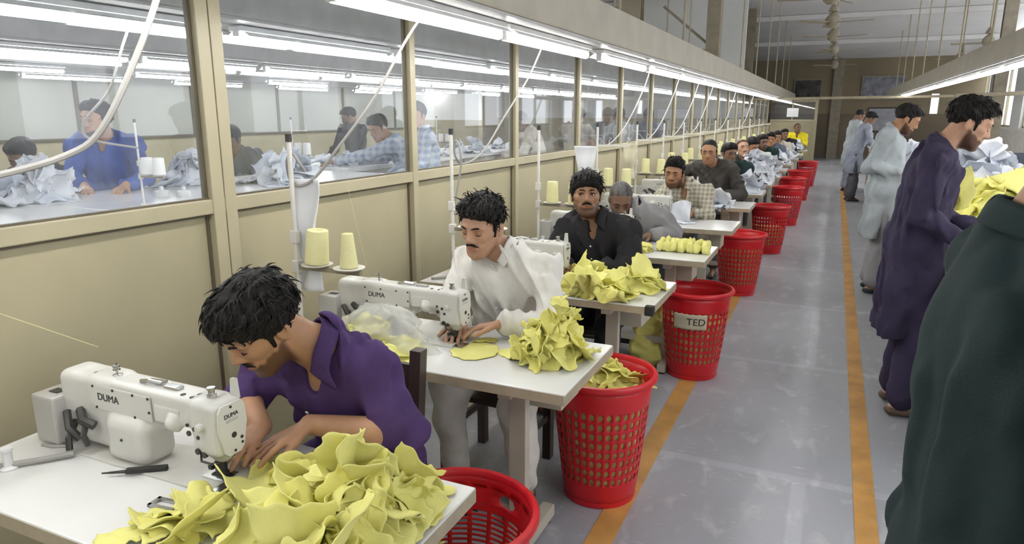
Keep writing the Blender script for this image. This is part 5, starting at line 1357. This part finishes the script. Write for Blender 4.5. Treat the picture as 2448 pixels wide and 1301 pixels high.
# ---------------------------------------------------------------- cloth
NAMES = {'y': ('fabric_piece', 'fabric piece'), 'w': ('garment_piece', 'garment')}
def drape_pile(seed, pts, n, size, base, mts, label, group, kind='y', table=None, th=.004, squeeze=.7, m=2, ng=13, steps=40, below=.22, flat=False, decay=True, ripple=.022, jit=1.0):
    """n cloth pieces dropped around weighted spots pts = (x, y, sx, sy, weight)"""
    r = np.random.default_rng(seed)
    xs = [p[0] for p in pts]; ys = [p[1] for p in pts]; mg = .45
    def fl(X, Y):
        if table is None: return np.full(X.shape, base)
        x0, x1, y0, y1 = table
        return np.where((X > x0) & (X < x1) & (Y > y0) & (Y < y1), base, base-below)
    H = Heap(min(xs)-mg, max(xs)+mg, min(ys)-mg, max(ys)+mg, base, .009, fl)
    w = np.array([p[4] for p in pts], float); w /= w.sum(); out = []
    nm, cat = NAMES[kind]
    for i in range(n):
        p = pts[r.choice(len(pts), p=w)]; f = 1-.55*i/n if decay else 1
        c = (p[0]+r.normal()*p[2]*f, p[1]+r.normal()*p[3]*f)
        if table is not None and not p[5:]: c = (min(max(c[0], table[0]+size*.75), table[1]-size*.75), min(max(c[1], table[2]+size*.75), table[3]-size*.75))
        sz = size*r.uniform(.75, 1.2)
        P = drape(H, c, r, n=ng, sx=sz, sy=sz*r.uniform(.65, .9), kind=int(r.integers(0, 4)), squeeze=r.uniform(squeeze-.12, squeeze+.12) if not flat else r.uniform(.9, .97), steps=steps, th=th, ripple=(ripple if not flat else .006)*size/.1, tilt=r.normal()*.25*jit if not flat else 0)
        out.append(cloth_piece(nm, P, mts[int(r.integers(0, len(mts)))], label, cat, group, m=m))
    return out
def leaf(r, size, kind, ng, fold=.5, bend=1.0, ruffle=1.0):
    """one loose cut piece: curved, ruffled at its edge, often folded over"""
    S = sheet_rest(ng, size, size*r.uniform(.62, .9), kind, r)
    u, v = np.meshgrid(np.linspace(-1, 1, ng), np.linspace(-1, 1, ng), indexing='ij')
    x, y = S[..., 0], S[..., 1]; z = np.zeros_like(x)
    th = np.arctan2(v, u); e = np.clip(np.maximum(np.abs(u), np.abs(v)), 0, 1)
    z = z+ruffle*size*(.16*e**3*np.sin(r.integers(2, 6)*th+r.uniform(0, 6))+.10*e**2*np.sin(r.integers(4, 8)*th+r.uniform(0, 6)))
    z = z+size*.07*np.sin(x/size*r.uniform(2, 6)+r.uniform(0, 6))*np.sin(y/size*r.uniform(2, 6)+r.uniform(0, 6))
    for _ in range(2 if r.random() < fold*.5 else 1):
        if r.random() > fold: continue
        a = r.uniform(0, PI); off = r.uniform(-.5, .5)*size; d = x*math.cos(a)+y*math.sin(a)-off; t = -x*math.sin(a)+y*math.cos(a)
        al = r.uniform(.5, 2.6)*(1 if r.random() < .75 else -1)
        pos = d > 0
        rad = .10*size; arc = np.clip(d, 0, abs(al)*rad); ang = arc/rad*np.sign(al); rest = np.maximum(d-abs(al)*rad, 0)
        nd = np.where(pos, rad*np.sin(np.abs(ang))+rest*math.cos(al)-z*np.sin(ang), d)
        nz = np.where(pos, np.sign(al)*rad*(1-np.cos(ang))+rest*math.sin(al)*1.0+z*np.cos(ang), z)
        x = (nd+off)*math.cos(a)-t*math.sin(a); y = (nd+off)*math.sin(a)+t*math.cos(a); z = nz
    k = r.uniform(-1, 1)*bend*1.1/size; a = r.uniform(0, PI)
    d = x*math.cos(a)+y*math.sin(a); t = -x*math.sin(a)+y*math.cos(a)
    if abs(k) > 1e-3:
        d2 = np.sin(k*d)/k-z*np.sin(k*d); z = (1-np.cos(k*d))/k*-1+z*np.cos(k*d); d = d2
    x = d*math.cos(a)-t*math.sin(a); y = d*math.sin(a)+t*math.cos(a)
    return np.stack([x, y, z], -1)
def pile(seed, pts, n, size, base, mts, label, group, kind='y', table=None, H=.1, m=2, ng=11, tilt=.55, fold=.6, bend=1.0, ruffle=1.0, spread=1.1, **kw):
    """n loose pieces over a mound; pts = (x, y, sx, sy, height share)"""
    r = np.random.default_rng(seed); nm, cat = NAMES[kind]; out = []
    hm = lambda X, Y: max(p[4]*H*math.exp(-.5*(((X-p[0])/p[2])**2+((Y-p[1])/p[3])**2)) for p in pts)
    w = np.array([p[2]*p[3]*(.3+p[4]) for p in pts]); w /= w.sum()
    for i in range(n):
        q = pts[r.choice(len(pts), p=w)]
        X, Y = q[0]+r.normal()*q[2]*spread, q[1]+r.normal()*q[3]*spread
        if table is not None: X = min(max(X, table[0]+size*.6), table[1]-size*.6); Y = min(max(Y, table[2]+size*.6), table[3]-size*.6)
        h = hm(X, Y); f = r.uniform(.1, 1)**.55 if i > n*.25 else r.uniform(0, .5)
        g = .01; nrm = U_(np.array([-(hm(X+g, Y)-h)/g*.8, -(hm(X, Y+g)-h)/g*.8, 1.0])+np.array([r.normal(), r.normal(), 0])*tilt*(.35+.65*min(1, h/(.5*H+1e-6))))
        sz = size*r.uniform(.7, 1.25)
        L = leaf(r, sz, int(r.integers(0, 4)), ng, fold, bend, ruffle)
        a = r.uniform(0, 2*PI); t1 = np.array([math.cos(a), math.sin(a), 0]); t1 = U_(t1-nrm*(t1@nrm)); t2 = np.cross(nrm, t1)
        P = L[..., :1]*t1+L[..., 1:2]*t2+L[..., 2:3]*nrm+np.array([X, Y, base+h*f+.012])
        lo = base+.0018+.00005*i
        zz = P[..., 2]; P[..., 2] = np.where(zz < lo+.006, lo+.006*np.exp(np.minimum((zz-lo-.006)/.006, 0))*.9+.0004*np.sin(40*P[..., 0]+i), zz)
        if table is not None:
            P[..., 0] = np.where(P[..., 0] > table[1]-.004, table[1]-.004+.15*(P[..., 0]-table[1]+.004), P[..., 0])
        out.append(cloth_piece(nm, P, mts[int(r.integers(0, len(mts)))], label, cat, group, m=m, th=.0026))
    return out
U_ = lambda v: v/np.linalg.norm(v)
YM = [M['yellow'], M['yellow'], M['yellow2']]; WM = [M['white'], M['white'], M['whiteblue']]
T1 = (-1.93, -.692, .775, 1.305)
pile(1, [(-.845, 1.06, .068, .06, 1), (-.94, .96, .06, .05, .6), (-.80, .90, .05, .05, .6), (-.79, 1.19, .03, .03, .45)], 84, .076, TZ, YM, 'crumpled yellow fabric piece in the big heap by the elbow of the purple-shirted man', 'yellow pieces heaped on the first table', table=T1, H=.125, ng=12, m=2, tilt=.45, ruffle=.55, bend=.8)
pile(2, [(-1.20, .85, .03, .03, 1), (-1.175, .94, .03, .03, 1), (-1.15, 1.02, .02, .025, 1)], 15, .062, TZ, YM, 'crumpled yellow fabric piece in the long strip under the needle of the first machine', 'yellow strip at the first needle', table=T1, H=.03, tilt=.2, ruffle=.45, fold=.3)
pile(3, [(-1.07, 1.13, .03, .02, 1)], 5, .07, TZ, YM, 'yellow fabric piece lying beside the hand of the purple-shirted man', 'yellow pieces beside the hand', table=T1, H=.02, tilt=.4, ruffle=.7)
r_ = np.random.default_rng(5); HP_ = Heap(-1.6, -.8, .8, 1.5, TZ, .01)
P_ = drape(HP_, (-1.24, 1.17), r_, sx=.085, sy=.06, kind=1, squeeze=.9, rot=.4, ripple=.006); cloth_piece('fabric_piece', P_, M['yellow'], 'yellow fabric piece held flat under the fingertips of the purple-shirted man', 'fabric piece')
T2 = (-1.93, -.692, 1.905, 2.435)
pile(4, [(-.865, 2.19, .075, .06, .72), (-.825, 2.235, .04, .04, 1.05)], 58, .064, TZ, YM, 'crumpled yellow fabric piece in the tall heap by the arm of the moustached man', 'yellow pieces heaped on the second table', table=T2, H=.15, spread=.95, tilt=.42, ruffle=.6, bend=.8)
HP_ = Heap(-1.6, -.8, 1.8, 2.6, TZ, .01)
P_ = drape(HP_, (-1.135, 2.15), r_, sx=.09, sy=.085, kind=2, squeeze=.93, rot=.2, ripple=.006); cloth_piece('fabric_piece', P_, M['yellow'], 'flat yellow fabric piece under the hand of the moustached man', 'fabric piece')
P_ = drape(HP_, (-1.155, 2.27), r_, sx=.06, sy=.04, kind=1, squeeze=.55, rot=.9, ripple=.02); cloth_piece('fabric_piece', P_, M['yellow2'], 'small folded yellow piece at the needle of the moustached man', 'fabric piece')
bagged = pile(6, [(-1.47, 2.03, .075, .04, 1)], 16, .066, TZ, YM, 'yellow fabric piece inside the clear plastic bag before the second machine', 'yellow pieces in the clear plastic bag', table=(-1.7, -1.2, 1.905, 2.16), H=.10)
def film_bag(seed, cx, cy, rx, ry, z0, z1, label, n=44):
    r = np.random.default_rng(seed); vs = []; q = []
    K = 14
    for j in range(K+1):
        t = j/K
        for i in range(n):
            a = 2*PI*i/n
            rr = (1-t**2.2)**.5 if t < 1 else 0
            rr *= 1+.16*math.sin(2*a+seed+5*t)+.12*math.sin(5*a-7*t)+.08*math.sin(9*a+11*t)+r.normal()*.035
            z = z0+(z1-z0)*(t**.8)*(1+.26*math.sin(2*a+1+2*t)*(1-t)+.13*math.sin(5*a+7*t)*(1-.7*t)+r.normal()*.05*(1-t*.6))+.002
            vs.append((cx+rx*rr*math.cos(a), cy+ry*rr*math.sin(a), max(z, z0+.003)))
    for j in range(K):
        for i in range(n): q.append((j*n+i, j*n+(i+1) % n, (j+1)*n+(i+1) % n, (j+1)*n+i))
    o = obj('plastic_bag', fast_mesh('plastic_bag', np.array(vs), quads=np.array(q)), M['film']); 
    return tag(o, label, 'plastic bag')
film_bag(2, -1.465, 2.04, .185, .105, TZ, .925, 'crumpled clear plastic bag full of yellow pieces before the second machine')
T3 = (-1.92, -.68, 3.02, 3.55)
pile(7, [(-.95, 3.26, .10, .08, .8), (-.83, 3.33, .06, .05, 1), (-1.0, 3.12, .06, .03, .8)], 42, .075, TZ, YM, 'crumpled yellow fabric piece spread on the table of the man in black shirt', 'yellow pieces on the third table', table=T3, H=.08, tilt=.45, ruffle=.6, bend=.8)
drape_pile(8, [(-.95, 3.03, .05, .012, 1, 1)], 4, .10, TZ, YM, 'yellow fabric piece hanging over the front edge before the man in black shirt', 'yellow pieces hanging over the third table edge', table=T3, squeeze=.85, below=.16)
pile(9, [(-1.2, 3.37, .07, .04, 1)], 10, .07, TZ, YM, 'yellow fabric piece around the needle of the man in black shirt', 'yellow pieces at the third needle', table=T3, H=.05)
T4 = (-1.872, -.632, 4.13, 4.66)
drape_pile(10, [(-1.07, 4.32, .02, .02, 1)], 9, .085, TZ, [M['yellow2']], 'flat yellow fabric piece in the small stack beside the folded roll', 'small yellow stack on the fourth table', table=T4, flat=True, ng=10)
for k in range(7):
    b = Blob(); x = -.955+.047*k
    b.ell((0, .0, .036), (.026, .085-.004*abs(k-3), .038), None, .01); b.ell((.004, -.045, .026), (.028, .04, .028), None, .01); b.ell((-.004, .05, .03), (.027, .04, .03), None, .01)
    b.plane((0, 0, .001), (0, 0, -1), .003)
    o = obj('folded_bundle', b.mesh('folded_bundle', .006, disp=fold_noise(60+k, .012, (.03, .07))), M['yellow'], None, (x, 4.42, TZ)); o.rotation_euler = (0, 0, .12*math.sin(k*2.1))
    tag(o, 'folded yellow bundle in the roll-like row on the table of the grey-haired man', 'folded bundle', 'folded yellow bundles on the fourth table')
# a sack of yellow cloth under the third table
b = Blob(); b.ell((0, 0, .17), (.10, .11, .20), None, .03); b.ell((.03, -.03, .08), (.12, .12, .09), None, .03); b.ell((-.02, .02, .36), (.07, .08, .10), None, .03); b.plane((0, 0, .002), (0, 0, -1))
o = obj('cloth_sack', b.mesh('cloth_sack', .009, disp=fold_noise(77, .03, (.06, .16))), M['yellow2'], None, (-1.00, 4.42, 0)); tag(o, 'yellow cloth sack slumped on the floor beside the basket with a paper sign', 'cloth sack')
# loose pieces on top of what the first baskets hold
def basket_top(seed, x, y, z, n, rr, lab, grp, size=.082):
    pile(seed, [(x, y, rr, rr, 1)], n, size, z, YM, lab, grp, H=.085, tilt=.5, ruffle=.5, bend=.7)
basket_top(51, -.80, 2.665, .475, 24, .07, 'yellow fabric piece heaped in the basket by the moustached man in white', 'yellow pieces in the second basket')
basket_top(52, -.885, 1.53, .25, 10, .06, 'yellow fabric piece lying in the red slit-sided basket', 'yellow pieces in the slit-sided basket')
# white work further along
T5 = (-1.87, -.63, 5.35, 5.88)
HP_ = Heap(-1.6, -.5, 5.2, 6.2, TZ, .01)
for k, (cx, cy, s_, sq) in enumerate(((-1.13, 5.70, .12, .75), (-1.15, 5.55, .10, .6), (-1.05, 5.62, .11, .7))):
    P_ = drape(HP_, (cx, cy), r_, sx=s_, sy=s_*.8, kind=k, squeeze=sq, ripple=.04, n=12); cloth_piece('garment_piece', P_, M['white'], 'white garment piece lifted at the needle of the tousle-haired man', 'garment', 'white pieces at the fifth needle')
uu, vv = np.meshgrid(np.linspace(-1, 1, 12), np.linspace(0, 1, 12), indexing='ij')
P_ = np.stack([-1.10+.105*uu*(1-.25*vv)+.02*vv, 5.62+.05*vv+.018*np.sin(4*uu+2*vv)+.012*np.sin(7*vv+3*uu), TZ+.006+.165*vv*(1-.12*uu*uu)+.012*uu*vv], -1); cloth_piece('garment_piece', P_, M['white'], 'white garment piece held upright before the tousle-haired man', 'garment')
pile(11, [(-1.05, 7.0, .07, .06, 1), (-.95, 6.9, .05, .05, 1)], 9, .10, TZ, WM, 'white garment piece lying on the table of the man in dark sweater', 'white pieces on the sixth table', 'w', table=(-1.89, -.65, 6.72, 7.25), H=.04, ng=9, m=1)
drape_pile(12, [(-.93, 6.745, .03, .01, 1, 1)], 3, .10, TZ, WM, 'white garment piece hanging over the edge before the man in dark sweater', 'white pieces hanging over the sixth table', 'w', table=(-1.89, -.65, 6.72, 7.25), ng=11, m=1, squeeze=.8, below=.2)
far = [(6, 16, .14, .10), (7, 24, .17, .14), (8, 12, .14, .1), (9, 10, .13, .1), (10, 8, .12, .1), (11, 8, .12, .1), (12, 6, .12, .1), (13, 7, .14, .12)]
wl = {6: 'dark green jacket', 7: 'henna-haired man with moustache', 8: 'round-haired man in white', 9: 'man in bottle green', 10: 'man in slate blue', 11: 'man in cream', 12: 'man in charcoal', 13: 'man in bright yellow'}
for i, n, sx, sy in far:
    yf, tx = FRONT[i], TX[i]
    pile(100+i, [(tx-.24, yf+.25, sx*.6, sy*.7, 1)], n, .13, TZ, WM, 'bluish white garment piece heaped on the table of the %s' % wl[i], 'white pieces heaped on the table of the %s' % wl[i], 'w', table=(tx-TW, tx, yf, yf+TD), ng=10, m=2 if i < 9 else 1, H={6: .2, 7: .36, 8: .26}.get(i, .2), tilt=.35, fold=.4)
# behind the glass
def room_pile(seed, x, y, sx, sy, n, lab, grp, hh=.12, size=.12, mts=WM): pile(seed, [(x, y, sx, sy, 1)], n, size, ZR, mts, lab, grp, 'w', table=(-4.42, -2.95, -.2, 5.0) if y < 5 else (-5.35, -4.12, 5.0, 10.2), ng=10, m=1, H=hh, tilt=.3, fold=.4)
room_pile(201, -4.22, 2.55, .085, .085, 34, 'white garment piece in the crumpled stack beside the crouching dark figure', 'white stack by the crouching figure', .24, .11)
room_pile(202, -4.25, 3.62, .07, .07, 26, 'white garment piece in the crumpled stack beside the man in royal blue', 'white stack by the man in royal blue', .2, .10)
room_pile(203, -3.72, 4.02, .13, .13, 24, 'grey-white garment piece in the low heap behind the second pane', 'grey-white heap behind the second pane', .14, .14, mts=[M['whiteblue'], M['white']])
room_pile(204, -4.55, 5.75, .12, .12, 9, 'white garment piece scattered before the leaning man in checks', 'white pieces before the leaning man')
room_pile(205, -4.5, 6.9, .14, .2, 14, 'white garment piece heaped behind the third pane', 'white heap behind the third pane')
room_pile(206, -4.45, 8.2, .14, .2, 14, 'white garment piece heaped before the bowing man', 'white heap before the bowing man')
room_pile(207, -4.4, 9.6, .14, .2, 10, 'white garment piece heaped before the beige kurta', 'white heap before the beige kurta')
for k, (x, y, w) in enumerate(((-3.50, 2.66, 'by the man in royal blue'), (-4.1, 4.55, 'by the low heap'), (-4.4, 7.4, 'behind the third pane'))):
    o = copy_tree(STAND[k % 2]); o.location = (x, y, ZR); o.scale = (.6, .6, .6); tag(o, 'short white thread stand behind the glass %s' % w, 'thread stand')
    for dx, ww in ((.10, 'inner'), (.255, 'outer')):
        c = obj('thread_cone', CONE_A.copy(), None, None, (x+dx*.6, y, ZR+.172)); c.data.materials.clear(); c.data.materials.append(M['threadwhite']); c.scale = (.7, .7, .7)
        tag(c, '%s white thread cone on the short stand %s' % (ww, w), 'thread cone')
for k, (x, y) in enumerate(((-3.756, 2.985), (-3.63, 3.04))):
    o = MB().lathe([(0, 0), (.04, 0), (.042, .01), (.04, .035), (.014, .04), (.012, .062), (0, .064)], n=14).build('oil_can', M['cap'], None, True, (x, y, ZR)); tag(o, 'small white oil can on the cutting table, %s' % ('the one by the short pole' if k == 0 else 'the one away from the pole'), 'oil can')
cable('power_cord', [(-2.75, 2.15, 2.04), (-2.78, 2.1, 1.9), (-2.83, 2.05, 1.72), (-2.95, 2.0, 1.58), (-3.2, 2.2, 1.50), (-3.42, 2.6, 1.44)], .006, M['cable'], 'thin grey cable drooping behind the first glass pane to a short stand')
# on the inspection table
TI = (.68, 2.3, 3.3, 6.3)
pile(301, [(.96, 5.22, .17, .16, .62), (.81, 5.15, .07, .08, .8), (1.12, 5.25, .09, .1, 1.0)], 74, .125, ZI, YM, 'crumpled yellow fabric piece in the high heap before the man in indigo', 'yellow pieces heaped on the inspection table', table=TI, H=.33, ng=11, m=2, tilt=.4, ruffle=.7)
pile(302, [(.80, 4.22, .03, .05, 1), (.86, 4.35, .03, .04, 1)], 9, .085, ZI, [M['white'], M['yellow'], M['white']], 'small fabric piece under the hands of the man in indigo', 'pieces under the hands of the man in indigo', table=TI, H=.04, ng=10, m=1)
TJ = (.68, 2.3, 6.3, 9.3)
pile(303, [(1.30, 8.1, .2, .2, 1)], 38, .19, ZI, WM, 'white garment piece in the tall heap behind the head of the man in indigo', 'white pieces in the tall heap', 'w', table=TJ, ng=12, m=2, H=.36, tilt=.35)
drape_pile(304, [(.98, 7.35, .012, .012, 1)], 12, .11, ZI, [M['white']], 'folded white garment in the neat low stack behind the yellow heap', 'folded white garments', 'w', table=TJ, ng=9, m=1, flat=True, th=.009)
pile(305, [(.95, 10.2, .10, .14, 1)], 18, .15, ZI, WM, 'white garment piece in the small heap beside the pale kurta', 'white pieces beside the pale kurta', 'w', table=(.68, 2.3, 9.3, 12.3), ng=9, m=1, H=.36, tilt=.35)
pile(306, [(.95, 14.0, .09, .12, 1)], 7, .15, ZI, WM, 'white garment piece before the man in dusky kurta', 'white pieces at the far end of the inspection table', 'w', table=(.68, 2.3, 12.3, 17.3), ng=9, m=1, H=.2)
b = MB().box((-.19, -.14, 0), (.19, .14, .012)); e = empty('plastic_crate', (1.62, 8.5, ZI), .1, 'dark blue-grey plastic crate beside the tall white heap', 'crate')
CRM = mat('blue_grey_plastic', (.07, .08, .11), .5)
b.build('bottom', CRM, e)
for s in (-1, 1):
    MB().box((-.19, s*.135-.006, .0), (.19, s*.135+.006, .26), .003).build('side', CRM, e); MB().box((s*.185-.006, -.14, 0), (s*.185+.006, .14, .26), .003).build('side', CRM, e)
MB().box((-.20, -.15, .25), (.20, -.135, .28)).box((-.20, .135, .25), (.20, .15, .28)).box((-.20, -.15, .25), (-.185, .15, .28)).box((.185, -.15, .25), (.20, .15, .28)).build('rim', CRM, e)
# small things on and under the first tables in the row
e = empty('thread_snips', (-1.475, 1.01, TZ+.006), .62, 'black thread snips lying under the arm of the first sewing machine', 'snips')
MB().box((-.02, -.008, 0), (.075, .008, .012), .003).build('handle', M['rubber'], e); MB().poly([(-.02, -.006, .003), (-.02, .006, .003), (-.075, .001, .003)], (0, 0, .004)).build('blade', M['dark'], e)
e = empty('piece_guide', (-1.285, .945, TZ+.001), .1, 'small grey metal edge guide on the first table before the needle', 'guide')
MB().box((-.04, -.018, 0), (.04, -.010, .006)).box((-.04, .010, 0), (.04, .018, .006)).box((-.04, -.018, 0), (-.032, .018, .006)).box((.032, -.018, 0), (.04, .018, .006)).build('frame', M['chrome'], e)
film_bag(9, -.80, 2.75, .10, .13, .0, .30, 'crumpled clear plastic bag on the floor under the second table') if False else None
# pedestal fan behind the glass beside the fifth stand
e = empty('table_fan', (-2.48, 8.85, 0), .3, 'round wire-guard pedestal fan standing close behind the glass', 'fan')
MB().lathe([(0, 0), (.17, 0), (.17, .02), (.03, .04)], n=20).build('base', M['stand'], e, True); MB().tube([(0, 0, .03), (0, 0, 1.36)], .014, 8).build('pole', M['stand'], e, True)
g = MB()
for k in range(12): a = PI*k/12; g.tube([(.13*math.cos(a), -.03, 1.38+.13*math.sin(a)), (0, -.07, 1.38), (-.13*math.cos(a), -.03, 1.38-.13*math.sin(a))], .002, 4)
g.tube([(.13*math.cos(2*PI*i/24), -.03, 1.38+.13*math.sin(2*PI*i/24)) for i in range(25)], .004, 5); g.build('guard', M['stand'], e)
MB().lathe([(0, -.03), (.045, -.03), (.05, .06), (0, .07)], (0, .0, 1.38), 16, (0, 1, 0)).build('motor', M['stand'], e, True)

e = empty('notice_sign', (-1.42, 26.965, 1.66), 0, 'small white notice sheet fixed to the glazed end screen', 'notice'); MB().box((-.19, -.006, -.15), (.19, .0, .15)).build('sheet', M['paper'], e)
MB().box((-.2, -.004, .15), (.2, .004, .162)).build('top_strip', M['steel'], e)
# ---------------------------------------------------------------- camera, world
cd = bpy.data.cameras.new('camera'); cam = bpy.data.objects.new('camera', cd); COL.objects.link(cam)
cd.sensor_width = 36; cd.lens = FPX*36/W_; cd.clip_start = .05; cd.clip_end = 200
cam.location = (0, 0, CAMH)
Rm = Matrix((CAM_R, CAM_UP, -CAM_FW)).transposed()
cam.rotation_euler = Rm.to_euler()
SC.camera = cam
w = bpy.data.worlds.new('sky'); SC.world = w; w.use_nodes = True
bg = w.node_tree.nodes['Background']
sk = w.node_tree.nodes.new('ShaderNodeTexSky'); sk.sky_type = 'HOSEK_WILKIE'; sk.turbidity = 6; sk.sun_direction = (.7, .2, .65)
mxx = w.node_tree.nodes.new('ShaderNodeMix'); mxx.data_type = 'RGBA'; mxx.inputs['Factor'].default_value = .75; mxx.inputs['B'].default_value = (.92, .95, 1, 1)
w.node_tree.links.new(sk.outputs[0], mxx.inputs['A']); w.node_tree.links.new(mxx.outputs['Result'], bg.inputs['Color'])
bg.inputs['Strength'].default_value = 3.3
vs = SC.view_settings; vs.view_transform = 'Standard'; vs.look = 'None'; vs.exposure = EXPOSURE; vs.gamma = 1; vs.use_curve_mapping = False
cy = SC.cycles
cy.max_bounces = 6; cy.diffuse_bounces = 3; cy.glossy_bounces = 3; cy.transmission_bounces = 2; cy.transparent_max_bounces = 10
cy.caustics_reflective = False; cy.caustics_refractive = False; cy.sample_clamp_indirect = 6
cy.use_denoising = True
try: cy.denoiser = 'OPENIMAGEDENOISE'
except Exception: pass
cy.use_light_tree = True
print('script built in %.1f s, %d objects' % (time.time()-T0, len(bpy.data.objects)))
